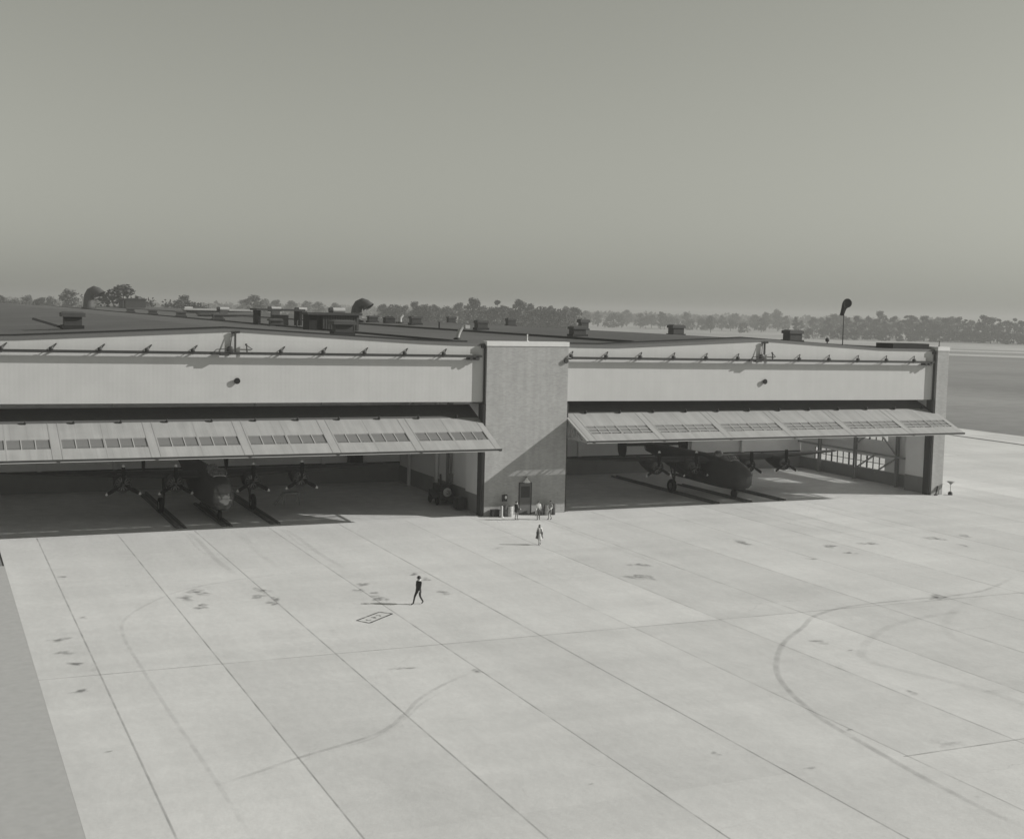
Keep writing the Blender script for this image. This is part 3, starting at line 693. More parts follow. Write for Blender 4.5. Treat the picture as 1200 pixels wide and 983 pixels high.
# windsock
o = mk('windsock', 'limp dark windsock on a tall thin pole at the roof edge', 'windsock', (40.35, 1.6, roofz(40.3)))
g = MB(); g.tube([(0, 0, 0), (0, 0, 4.55)], [.055, .035], 'steel', 8); g.lathe([(.2, 0), (.2, .06), (.08, .1)], (0, 0, 0), 'steel', 10); g.build('pole', o)
g = MB(); c_ = Vector((.32, -.10, 4.35)); g.tube([c_+Vector((.44*math.cos(t)*.95, -.14*math.cos(t), .44*math.sin(t))) for t in [2*PI*k/20 for k in range(21)]], .035, 'steel', 6); g.bar((0, 0, 4.4), (.32, -.1, 4.35), .03, .03, 'steel'); g.build('hoop', o)
g = MB(); rr = []
for t, cx_, cz_, ra, rb in ((0, .32, 4.35, .44, .44), (.1, .30, 4.34, .43, .44), (.25, .20, 4.20, .36, .36), (.4, .08, 3.98, .26, .24), (.6, .02, 3.75, .20, .14), (.8, -.02, 3.45, .17, .12), (1, -.05, 3.15, .15, .10)):
    rr.append([Vector((cx_+ra*math.cos(2*PI*k/14)*(1+.15*math.sin(3*2*PI*k/14+t*4)*t), -.1-.14*math.cos(2*PI*k/14)+t*.35+ra*.4*math.sin(2*PI*k/14)*min(1, t*3), cz_+rb*math.sin(2*PI*k/14))) for k in range(14)])
g.rings(rr, 'sock', (True, True)); g.build('sock', o)
o = mk('roof_lamp', 'small dark globe lamp on the roof edge near the windsock', 'lamp', (38.1, 1.2, roofz(38.1)))
g = MB(); g.tube([(0, 0, 0), (0, 0, .3)], .06, 'steel', 8); g.build('stem', o); g = MB(); g.ball((0, 0, .45), .22, 'steel', 12, 8); g.build('globe', o)

# ------------------------------------------------------------------ roof plant
VG = 'box ventilators along the hangar roof'
def boxvent(x, y, label, w=1.7, d=1.5, h=1.5, cap=2.3, zoff=0, light='vent', group=VG, rz=0.0):
    o = mk('roof_ventilator', label, 'roof vent', (x, y, roofz(x)+.003+zoff), group, rz)
    g = MB(); g.box(-w*.62, w*.62, -d*.62, d*.62, 0, h*.22, 'roofedge'); g.build('curb', o)
    g = MB(); g.box(-w/2, w/2, -d/2, d/2, h*.22, h*.70, light)
    for k in range(5): g.box(-w/2-.02, w/2+.02, -d/2-.02, d/2+.02, h*(.28+.08*k), h*(.30+.08*k), light)
    g.build('louvre_box', o)
    g = MB(); n_ = [(cap/2, h*.70), (cap/2, h*.92), (cap*.36, h)]
    vs = []
    for r_, z in n_: vs += [(-r_, -r_*.85, z), (r_, -r_*.85, z), (r_, r_*.85, z), (-r_, r_*.85, z)]
    g.add(vs, [(3, 2, 1, 0), (8, 9, 10, 11)]+[(4*i+j, 4*i+(j+1) % 4, 4*i+4+(j+1) % 4, 4*i+4+j) for i in range(2) for j in range(4)], light); g.build('cap', o)
    return o
for x, y, lab, kw in (
    (-33.5, 18.2, 'wide box vent with broad cap at the far left end of the roof', dict(w=1.55, d=1.2, h=1.6, cap=2.1)),
    (-9.2, 14.0, 'box vent standing on the roof just in front of the louvred shed', dict(w=1.7, d=1.2, h=1.42, cap=2.2)),
    (-1.7, 71.0, 'box vent standing in front of the open roof shelter', dict(w=1.5, d=1.2, h=1.05, cap=1.9)),
    (20.4, 22.5, 'dark box vent on the roof right behind the right corner of the brick tower', dict(w=1.5, d=1.2, h=1.15, cap=1.75)),
    (20.9, 51.5, 'box vent on the roof left of the brick tower, right of the bent duct', dict(w=1.4, d=1.2, h=1.3, cap=1.6)),
    (22.4, 81.0, 'box vent on the roof nearest to the right of the large cowl', dict(w=1.5, d=1.3, h=1.35, cap=1.8)),
    (38.6, 7.8, 'dark box vent on the right bay roof, left of the windsock', dict(w=1.5, d=1.3, h=1.35, cap=1.8)),
    (39.6, 33.3, 'dark box vent on the roof ridge midway between the tower and the windsock', dict(w=1.5, d=1.3, h=1.45, cap=1.8)),
    (39.6, 58.6, 'small box vent on the ridge just right of the vent behind the tower', dict(w=1.1, d=1.1, h=1.7, cap=1.5)),
    (39.6, 84.0, 'small box vent on the ridge above the left edge of the brick tower', dict(w=1.3, d=1.1, h=1.45, cap=1.5)),
    (39.6, 110.0, 'small box vent on the ridge just left of the bent duct', dict(w=1.3, d=1.1, h=1.3, cap=1.5)),
    (.6, 121.0, 'box vent by the roof curb just left of the open shelter', dict(w=1.7, d=1.3, h=1.15, cap=2.0)),
    (.6, 156.8, 'second box vent by the roof curb left of the open shelter', dict(w=1.7, d=1.3, h=1.15, cap=2.0)),
    (.6, 192.0, 'third box vent by the roof curb left of the open shelter', dict(w=1.7, d=1.3, h=1.15, cap=2.0)),
    (.6, 226.5, 'furthest box vent by the roof curb, under the long dark penthouse', dict(w=1.7, d=1.3, h=1.15, cap=2.0)),
    (22.4, 102.0, 'box vent standing at the foot of the large cowl', dict(w=1.5, d=1.2, h=1.1, cap=1.7))):
    boxvent(x, y, lab, **kw)
def pillvent(x, y, z, label, L=2.6, h=1.1):
    o = mk('roof_ventilator', label, 'roof vent', (x, y, roofz(x)+.003), 'pale drum ventilators far along the roof')
    g = MB(); g.lathe([(h*.5, -L/2), (h*.5, L/2)], (0, 0, z+h*.5), 'ventlight', 14, 'x'); g.lathe([(h*.51, -L/2-.3), (h*.51, -L/2+.4)], (0, 0, z+h*.5), 'roofedge', 14, 'x'); g.build('drum', o)
    g = MB(); g.box(-L*.35, L*.35, -.5, .5, 0, z+.05, 'vent'); g.build('base', o)
for x, y, z, lab, L in ((20, 257, .4, 'pale drum vent, leftmost beyond the roof curb', 2.6), (20, 210, .7, 'pale drum vent second from left beyond the roof curb', 2.6), (20, 159, 1.2, 'pale drum vent above the open shelter roof', 2.4), (21, 142, 1.2, 'pale drum vent above the gap between the two roof sheds', 2.0), (22, 121, 1.3, 'pale drum vent above the louvred shed beside the cowl', 2.6)):
    pillvent(x, y, z, lab, L, .95)
def cowl(x, y, sc_, rz, label):
    o = mk('cowl_ventilator', label, 'cowl vent', (x, y, roofz(x)+.003), 'gooseneck cowls on the roof', rz); k = sc_
    g = MB(); pts = [(0, 0, 0), (0, 0, .8), (0, 0, 1.6), (.1, 0, 2.3), (.45, 0, 2.95), (1.05, 0, 3.25), (1.65, 0, 3.05), (2.0, 0, 2.7)]
    g.tube([(p[0]*k, p[1]*k, p[2]*k) for p in pts], [k*r_ for r_ in (1.0, .95, .9, .88, .86, .85, .85, .9)], 'vent', 18, cap=(True, False))
    g.build('neck', o)
    g = MB(); g.tube([(1.9*k, 0, 2.82*k), (2.15*k, 0, 2.5*k)], [.93*k, 1.05*k], 'vent', 18, cap=(False, False)); g.tube([(1.6*k, 0, 3.1*k), (1.98*k, 0, 2.72*k)], [.80*k, .82*k], 'planedark', 18); g.build('mouth', o)
    g = MB(); g.lathe([(1.25*k, 0), (1.25*k, .3*k), (1.05*k, .4*k)], (0, 0, 0), 'roofedge', 18); g.build('curb', o)
cowl(20.2, 104, 1.0, R(-35), 'large dark gooseneck cowl near the middle of the left roof')
cowl(-1.2, 300, 1.7, R(-35), 'gooseneck cowl far away at the left end of the roof')
def shed(x, y, w_, d_, h_, closed, name, label, mat_='shed'):
    o = mk(name, label, 'roof shed', (x, y, roofz(x)+.003))
    g = MB(); g.box(-w_/2-.35, w_/2+.35, -d_/2-.35, d_/2+.35, h_-.28, h_, 'shed'); g.build('roof', o)
    g = MB()
    if closed:
        g.box(-w_/2+1.6, w_/2, -d_/2+.01, d_/2, 0, h_-.285, mat_)
        for i in range(14):
            xx = -w_/2+1.75+(w_-2.0)*i/13; g.box(xx-.04, xx+.04, -d_/2-.05, -d_/2+.009, .05, h_-.30, 'vent')
        g.build('louvre_wall', o); g = MB(); g.box(-w_/2, -w_/2+.9, -d_/2+.1, d_/2-.2, 0, h_-.285, 'planedark'); g.build('end_panel', o)
    else:
        for sx in (-1, 1):
            q = MB(); q.box(sx*w_/2-.35 if sx > 0 else -w_/2, w_/2 if sx > 0 else -w_/2+.35, -d_/2+.2, d_/2-.2, 0, h_-.285, 'planedark'); q.build('end_panel', o)
        g.box(-w_*.12, w_*.22, -.8, .9, 0, h_*.62, 'vent'); g.build('fan_housing', o)
    return o
shed(1.0, 80.5, 6.4, 3.6, 2.35, False, 'roof_shelter', 'open flat roofed shelter with dark end panels on the roof')
shed(-.2, 49, 6.2, 3.2, 2.15, True, 'roof_shed', 'dark louvred shed with overhanging flat roof beside the cowl')
shed(20, 362, 8.5, 5, 3.3, True, 'roof_penthouse', 'long dark penthouse far off under the trees at left')
o = mk('roof_exhaust', 'pale round exhaust hood lying between the two roof sheds', 'exhaust', (3.2, 66, roofz(3.2)+.003))
g = MB(); g.lathe([(.75, -.7), (.8, .0), (.55, .7)], (0, 0, .9), 'ventlight', 16, 'y'); g.build('hood', o); g = MB(); g.box(-.6, .6, -.4, .4, 0, .5, 'vent'); g.box(-1.6, -.7, -.3, .3, 1.3, 1.6, 'ventlight'); g.build('base', o)
o = mk('roof_exhaust', 'pale dome left of the long dark penthouse', 'exhaust', (19.5, 380, roofz(19.5)+.003))
g = MB(); g.lathe([(1.1, 0), (1.1, 1.6), (.8, 2.2), (.2, 2.5)], (0, 0, 0), 'ventlight', 14); g.build('hood', o)
o = mk('roof_duct', 'pale bent duct rising from the roof left of the brick tower', 'duct', (2.6, 13.2, roofz(2.6)+.003))
g = MB(); g.tube([(-.25, 0, 0), (-.15, 0, .5), (.05, 0, .95), (.35, 0, 1.22), (.75, 0, 1.3)], .2, 'ventlight', 12); g.build('pipe', o)
g = MB(); g.lathe([(.38, 0), (.38, .12), (.25, .2)], (-.25, 0, 0), 'roofedge', 12); g.build('flashing', o); g = MB(); g.box(.5, 1.0, -.25, .25, 1.12, 1.45, 'ventlight'); g.build('hood', o)
o = mk('roof_duct', 'dark sloping duct at the left edge of the roof', 'duct', (-35.2, 20.5, roofz(-35.2)+.003))
g = MB(); g.bar((-1.6, 0, .95), (.9, 0, .2), .3, .22, 'steel'); g.build('trough', o); g = MB(); g.box(.85, 1.2, -.25, .25, 0, .45, 'steel'); g.build('foot', o)
o = mk('roof_ventilator', 'tall pale cone vent on the roof right of the cowl', 'roof vent', (24.0, 91, roofz(24)+.003))
g = MB(); g.tube([(-.6, 0, 0), (-.55, 0, .9), (-.1, 0, 1.3)], [.32, .3, .26], 'ventlight', 12); g.build('stack', o); g = MB(); g.lathe([(.7, 0), (.7, .2)], (-.6, 0, 0), 'roofedge', 12); g.build('curb', o)
# long low monitors running across the far roof
for x, y, L, h_, lab in ((23, 232, 17, .85, 'long low pale roof monitor beyond the roof curb'), (14, 178, 12, .5, 'low dark roof monitor just this side of the long pale one')):
    o = mk('roof_monitor', lab, 'roof monitor', (x, y, roofz(x)+.1), 'long monitors across the hangar roof')
    g = MB(); g.box(-L/2, L/2, -1.2, 1.2, -.1, h_*.45, 'shed'); g.build('sill', o); g = MB(); g.box(-L/2-.2, L/2+.2, -1.7, 1.7, h_*.45, h_, 'ventlight' if y > 200 else 'vent'); g.build('roof', o)
o = mk('roof_hatch', 'low dark hatch beside the pale cone vent on the roof', 'hatch', (22.6, 94, roofz(22.6)+.003))
g = MB(); g.box(-.8, .8, -.7, .7, 0, .75, 'roofedge'); g.build('hatch_box', o); g = MB(); g.add([(-.85, -.75, .75), (.85, -.75, .75), (.85, .75, .75), (-.85, .75, .75), (-.5, 0, 1.1), (.5, 0, 1.1)], [(0, 1, 5, 4), (2, 3, 4, 5), (1, 2, 5), (3, 0, 4), (3, 2, 1, 0)], 'roofedge'); g.build('lid', o)
# thin soil pipes by the curb
for i, (x, y, lab) in enumerate(((-1.0, 62, 'short dark soil pipe by the roof curb under the open shelter'), (18.3, 60, 'short dark soil pipe on the roof left of the bent duct'), (-1.0, 117, 'short dark soil pipe by the roof curb left of the open shelter'))):
    o = mk('soil_pipe', lab, 'pipe', (x, y, roofz(x)+.003), 'short soil pipes on the roof'); g = MB(); g.tube([(0, 0, 0), (0, 0, .9)], .14, 'steel', 8); g.lathe([(.2, .9), (.2, .98)], (0, 0, 0), 'steel', 8); g.build('pipe', o)

# ------------------------------------------------------------------ bombers
def bomber(loc, label, nose_mat):
    B = empty('bomber_aircraft', loc); tag(B, label, 'aircraft', 'four-engined bombers parked in the hangar bays')
    n_ = 28
    def ring(y, zc, hw, hh, p=2.5):
        out = []
        for k in range(n_):
            t = 2*PI*k/n_; c_, s_ = math.cos(t), math.sin(t)
            out.append(Vector((hw*math.copysign(abs(c_)**(2/p), c_), y, zc+hh*math.copysign(abs(s_)**(2/p), s_))))
        return out
    st = [(.9, 2.28, .88, 1.12), (1.6, 2.35, 1.0, 1.32), (2.6, 2.43, 1.1, 1.5), (4, 2.46, 1.17, 1.6), (6, 2.46, 1.18, 1.62), (10, 2.48, 1.18, 1.58), (12, 2.6, 1.12, 1.44), (14.5, 2.9, .95, 1.12), (17, 3.2, .72, .82), (18.8, 3.38, .55, .64), (19.6, 3.42, .5, .56)]
    g = MB(); g.rings([ring(*q) for q in st], 'plane'); g.build('fuselage', B)
    g = MB(); g.rings([ring(19.6, 3.45, .52, .6, 2.2), ring(20.1, 3.47, .5, .58, 2), ring(20.5, 3.5, .25, .3, 2)], 'glassdark'); g.build('tail_turret', B)
    g = MB(); g.rings([ring(-.02, 2.16, .28, .42, 2.1), ring(.12, 2.18, .5, .66, 2.2), ring(.42, 2.22, .72, .92, 2.3), ring(.9, 2.28, .885, 1.125, 2.5)], nose_mat)
    for xx in (-.62, -.3, 0, .3, .62): g.tube([(xx*.5, -.05, 2.2), (xx*.9, .15, 2.75), (xx*1.15, .85, 3.30)], .02, 'plane', 5)
    for zz in (1.7, 2.2, 2.7): g.tube([(-.80, .62, zz), (-.45, .05, zz), (.45, .05, zz), (.80, .62, zz)], .02, 'plane', 5)
    g.build('nose_glazing', B)
    g = MB(); g.rings([ring(2.5, 3.85, .55, .10, 2.4), ring(3.0, 3.93, .78, .42, 2.4), ring(3.8, 4.0, .8, .42, 2.4), ring(4.9, 3.98, .6, .2, 2.4)], 'glassdark'); 
    for xx in (-.5, 0, .5): g.bar((xx, 2.5, 3.93), (xx, 3.02, 4.36), .05, .05, 'alu')
    g.build('cockpit_canopy', B)
    g = MB(); g.lathe([(.5, 0), (.5, .22), (.42, .42), (.2, .55)], (0, 5.6, 4.0), 'glassdark', 16); g.build('top_turret', B)
    af = [(0, 0), (.02, .035), (.1, .075), (.3, .105), (.6, .07), (1, .004), (1, -.004), (.6, -.035), (.3, -.055), (.1, -.05), (.02, -.025)]
    for sx in (-1, 1):
        g = MB(); rs_ = []
        for x, le, ch, z, tk in ((1.0, 5.7, 4.3, 3.42, 1.0), (4, 6.0, 3.75, 3.51, 1.0), (8, 6.35, 3.1, 3.63, .95), (13, 6.85, 2.2, 3.80, .9), (16.2, 7.3, 1.5, 3.92, .8), (16.76, 7.7, .8, 3.94, .6)):
            rs_.append([Vector((sx*x, le+c_*ch, z+t*ch*tk)) for c_, t in af])
        g.rings(rs_, 'plane'); g.build('wing', B)
        for x, z in ((3.35, 3.02), (7.72, 3.12)):
            g = MB(); zw = 3.45+.03*x
            g.tube([(sx*x, 4.85, z), (sx*x, 5.2, z), (sx*x, 6.0, z+.02), (sx*x, 7.2, (z+zw)/2-.08), (sx*x, 9.0, zw-.02)], [.70, .74, .70, .55, .15], 'plane', 20, cap=(False, True))
            nac = g.build('nacelle', B)
            g = MB(); g.lathe([(.55, .05), (.66, -.02), (.74, .12), (.745, .35)], (sx*x, 4.72, z), 'plane', 22, 'y', cap=(False, False)); g.build('cowl_ring', nac)
            g = MB(); g.lathe([(.0, .3), (.66, .3)], (sx*x, 4.75, z), 'planedark', 20, 'y', cap=(False, False))
            for k in range(14):
                a_ = 2*PI*k/14; rr_ = .44; g.tube([(sx*x+.20*math.cos(a_), 4.95, z+.20*math.sin(a_)), (sx*x+.56*math.cos(a_), 4.93, z+.56*math.sin(a_))], [.07, .085], 'alu', 6)
            g.lathe([(.22, .1), (.20, -.12), (.10, -.2)], (sx*x, 4.85, z), 'alu', 14, 'y'); g.build('engine', nac)
            g = MB(); g.lathe([(.02, -.36), (.09, -.30), (.13, -.1), (.13, .15)], (sx*x, 4.62, z), 'alu', 12, 'y')
            for b_ in range(3):
                a_ = PI/2+b_*2*PI/3; dr_ = Vector((math.cos(a_), 0, math.sin(a_))); sd = Vector((-math.sin(a_), 0, math.cos(a_)))
                secs = []
                for r_, wd, tw_ in ((.1, .10, 60), (.35, .13, 50), (.7, .19, 38), (1.1, .19, 28), (1.5, .155, 20), (1.7, .08, 18)):
                    ch = (sd*math.cos(R(tw_))+Vector((0, 1, 0))*math.sin(R(tw_)))*wd; thk = (Vector((0, 1, 0))*math.cos(R(tw_))-sd*math.sin(R(tw_)))*.03
                    c_ = Vector((sx*x, 4.5, z))+dr_*r_; secs.append([c_-ch, c_+thk, c_+ch, c_-thk])
                g.rings(secs[:5], 'planedark', (True, False), False)
                c5 = [p.lerp(q, .0) for p, q in zip(secs[4], secs[5])]; g.rings([c5, secs[5]], 'tip', (False, True), False)
            g.build('propeller', nac)
        g = MB(); rs_ = []
        for x, le, ch in ((0.2, 17.75, 2.3), (2.5, 17.95, 1.95), (3.96, 18.1, 1.7)): rs_.append([Vector((sx*x, le+c_*ch, 3.86+t*ch*.9)) for c_, t in af])
        g.rings(rs_, 'plane'); g.build('tailplane', B)
        g = MB(); rs_ = []
        for i in range(15):
            t = -1+2*i/14; q = max(.04, (1-abs(t)**2.6))**.5; ch = 2.05*q+.05; cy_ = 19.05+.12*t
            rs_.append([Vector((sx*3.96+tt*ch*.55, cy_-ch/2+c_*ch, 4.0+t*1.72)) for c_, tt in af])
        g.rings(rs_, 'plane'); g.build('fin', B)
        g = MB(); g.tube([(sx*3.75, 7.9, 3.3), (sx*3.85, 7.9, .75)], [.13, .10], 'plane', 10); g.tube([(sx*3.75, 9.2, 3.3), (sx*3.83, 8.0, 1.2)], .06, 'plane', 8)
        leg = g.build('landing_gear', B)
        g = MB(); g.lathe([(.35, -.17), (.66, -.20), (.72, -.08), (.72, .08), (.66, .20), (.35, .17)], (sx*4.08, 7.9, .725), 'rubber', 20, 'x'); g.lathe([(.34, -.19), (.34, .19)], (sx*4.08, 7.9, .725), 'alu', 14, 'x'); g.build('wheel', leg)
    g = MB(); g.tube([(0, 3.0, 1.1), (0, 2.6, .5)], [.10, .08], 'alu', 10); leg = g.build('nose_gear', B)
    g = MB(); g.lathe([(.2, -.11), (.42, -.13), (.47, 0), (.42, .13), (.2, .11)], (0, 2.5, .475), 'rubber', 18, 'x'); g.build('wheel', leg)
    return B
bomber((-22.95, 1.4, 0), 'dark four engined bomber with bright nose glazing in the left bay', 'glassdark')
bomber((29.05, 1.0, 0), 'dark four engined bomber with twin fins in the right bay', 'plane')

# guide tracks on the floor for the wheels
def track(x, y0, y1, label):
    o = mk('guide_track', label, 'guide track', (x, 0, 0), 'steel guide tracks on the hangar floor')
    for dx in (-.30, .30):
        g = MB(); g.box(dx-.10, dx+.10, y0, y1, .005, .15, 'trackkerb'); g.box(dx-.15, dx+.15, y0, y1, .005, .05, 'trackkerb'); g.build('kerb', o)
    g = MB(); g.add([(-.199, y0, .008), (.199, y0, .008), (.199, y1, .008), (-.199, y1, .008)], [(0, 1, 2, 3)], 'dado'); g.build('track_bed', o)
for X, bay in ((-22.95, 'left'), (29.05, 'right')):
    track(X-3.75, .95, 22, 'double kerb track under the left wheel of the bomber in the %s bay' % bay)
    track(X+.05, .95, 14, 'double kerb track under the nose wheel of the bomber in the %s bay' % bay)
    track(X+4.15, .95, 22, 'double kerb track under the right wheel of the bomber in the %s bay' % bay)

# service cart and boxes by the party wall
o = mk('service_cart', 'dark wheeled engine cart with a pale round fan by the hangar side wall', 'cart', (-.95, 7.6, 0))
g = MB(); g.box(-.7, .9, -.6, 2.2, .45, 1.25, 'drum'); g.box(-.4, .8, 0, 2.0, 1.25, 1.85, 'drum'); g.build('body', o)
g = MB(); g.lathe([(.20, -.05), (.40, -.05), (.43, .05), (.40, .12)], (.1, -.72, 1.25), 'ventlight', 18, 'y', cap=(False, False)); g.lathe([(.0, 0), (.14, -.03), (.14, .05)], (.1, -.72, 1.25), 'ventlight', 12, 'y')
for k in range(6):
    a_ = 2*PI*k/6; g.bar((.1+.12*math.cos(a_), -.70, 1.25+.12*math.sin(a_)), (.1+.38*math.cos(a_), -.70, 1.25+.38*math.sin(a_)), .04, .08, 'ventlight', (0, 1, 0))
g.build('fan', o)
g = MB(); g.bar((-.2, .3, 1.8), (-.25, .3, 2.9), .16, .16, 'drum'); g.build('exhaust_stack', o)
for sx, sy in ((-.75, -.2), (.95, -.2), (-.75, 1.7), (.95, 1.7)):
    g = MB(); g.lathe([(.15, -.1), (.36, -.1), (.38, 0), (.36, .1), (.15, .1)], (sx, sy, .385), 'rubber', 16, 'x'); g.build('wheel', o)
o = mk('tool_cabinet', 'dark tool cabinet standing by the door jamb inside the left bay', 'cabinet', (-.75, 4.2, .005))
g = MB(); g.box(-.35, .45, -.6, .6, .1, 1.1, 'drum'); g.build('cabinet_body', o)
g = MB(); g.box(-.38, .48, -.64, .64, 1.1, 1.15, 'steel'); g.build('top', o)
for k in range(3):
    g = MB(); g.box(-.3, .4, -.635, -.605, .14+.31*k, .42+.31*k, 'shed'); g.build('drawer', o)
o = mk('work_stand', 'small pale work stand near the right wing engines in the left bay', 'work stand', (-14.9, 11.0, .005))
g = MB(); g.box(-.7, .7, -.5, .5, 1.15, 1.22, 'lightsteel'); g.build('platform', o)
for sx in (-.65, .65):
    for sy in (-.45, .45):
        g = MB(); g.bar((sx*1.1, sy*1.1, 0), (sx, sy, 1.15), .06, .06, 'lightsteel'); g.build('leg', o)
g = MB(); g.bar((-1.6, -.3, 0), (-.7, -.3, 1.15), .05, .05, 'lightsteel'); g.bar((-1.6, .3, 0), (-.7, .3, 1.15), .05, .05, 'lightsteel')
for k in range(4): g.bar((-1.5+.2*k, -.3, .15+.26*k), (-1.5+.2*k, .3, .15+.26*k), .05, .03, 'lightsteel')
g.build('ladder', o)
o = mk('wall_cabinet', 'dark cabinet high on the rear wall near the corner of the left bay', 'cabinet', (-4.6, 24.1, 2.2))
g = MB(); g.box(-.75, .75, -.35, .38, 0, 1.1, 'drum'); g.build('cabinet_body', o); g = MB(); g.box(-.9, 1.3, -.45, .3, -.12, -.002, 'lightsteel'); g.build('shelf', o)

# ------------------------------------------------------------------ drums and posts by the tower
def drum(x, y, label, m, r_=.3, h_=.9, lid='steel'):
    o = mk('oil_drum', label, 'drum', (x, y, .001), 'drums and bins along the tower wall')
    g = MB(); g.lathe([(r_*.96, 0), (r_, .03), (r_, h_*.3), (r_*1.04, h_*.33), (r_, h_*.36), (r_, h_*.63), (r_*1.04, h_*.66), (r_, h_*.69), (r_, h_-.03), (r_*.97, h_)], (0, 0, 0), m, 20); g.build('drum_body', o)
    g = MB(); g.lathe([(r_*.9, h_-.015), (r_*.9, h_+.012)], (0, 0, 0), lid, 18); g.build('lid', o)
drum(1.72, -.62, 'dark drum by the tower wall beside the white post', 'drum', .33, 1.0, 'drum')
drum(2.25, -.75, 'pale dented drum by the tower wall, nearest to the door', 'ventlight', .30, .95)
drum(5.35, -.75, 'dark drum by the tower wall right of the door', 'drum', .30, .95, 'drum')
drum(5.9, -.9, 'pale drum by the tower wall between two standing people', 'ventlight', .28, .95)
drum(6.45, -.8, 'dark drum by the tower wall behind the rightmost standing person', 'drum', .30, .98, 'drum')
o = mk('guard_post', 'short white guard post at the foot of the brick tower', 'post', (1.32, -1.0, .001))
g = MB(); g.tube([(0, 0, 0), (0, 0, .98), (0, 0, 1.05)], [.12, .12, .07], 'ventlight', 14); g.build('shaft', o); g = MB(); g.lathe([(.22, 0), (.22, .06), (.15, .09)], (0, 0, 0), 'ventlight', 14); g.build('base', o)
o = mk('sand_box', 'low dark box against the tower wall left of the drums', 'box', (.95, -.35, .001))
g = MB(); g.box(-.35, .35, -.25, .25, .05, .55, 'drum'); g.build('box_body', o); g = MB(); g.box(-.38, .38, -.28, .28, .55, .62, 'steel'); g.build('lid', o)
# apron marker lamp beside the pylon
o = mk('marker_lamp', 'thin marker lamp with a flared top on the apron right of the pylon', 'lamp', (53.75, -.45, .001))
g = MB(); g.lathe([(.24, 0), (.24, .28), (.12, .36)], (0, 0, 0), 'steel', 14); g.build('base', o); g = MB(); g.tube([(0, 0, .3), (0, 0, 1.25)], .035, 'lightsteel', 8); g.build('stem', o)
g = MB(); g.lathe([(.06, 1.1), (.18, 1.25), (.42, 1.42), (.36, 1.46), (.05, 1.44)], (0, 0, 0), 'lightsteel', 16); g.build('flared_top', o)
o = mk('wheel_chock', 'small dark timber leaning on the foot of the corner pylon', 'timber', (52.1, -.35, 0))
g = MB(); g.bar((-.25, 0, .05), (.25, .28, .95), .12, .07, 'steel'); g.build('beam', o); g = MB(); g.box(-.38, -.05, -.08, .12, .002, .14, 'drum'); g.build('block', o)

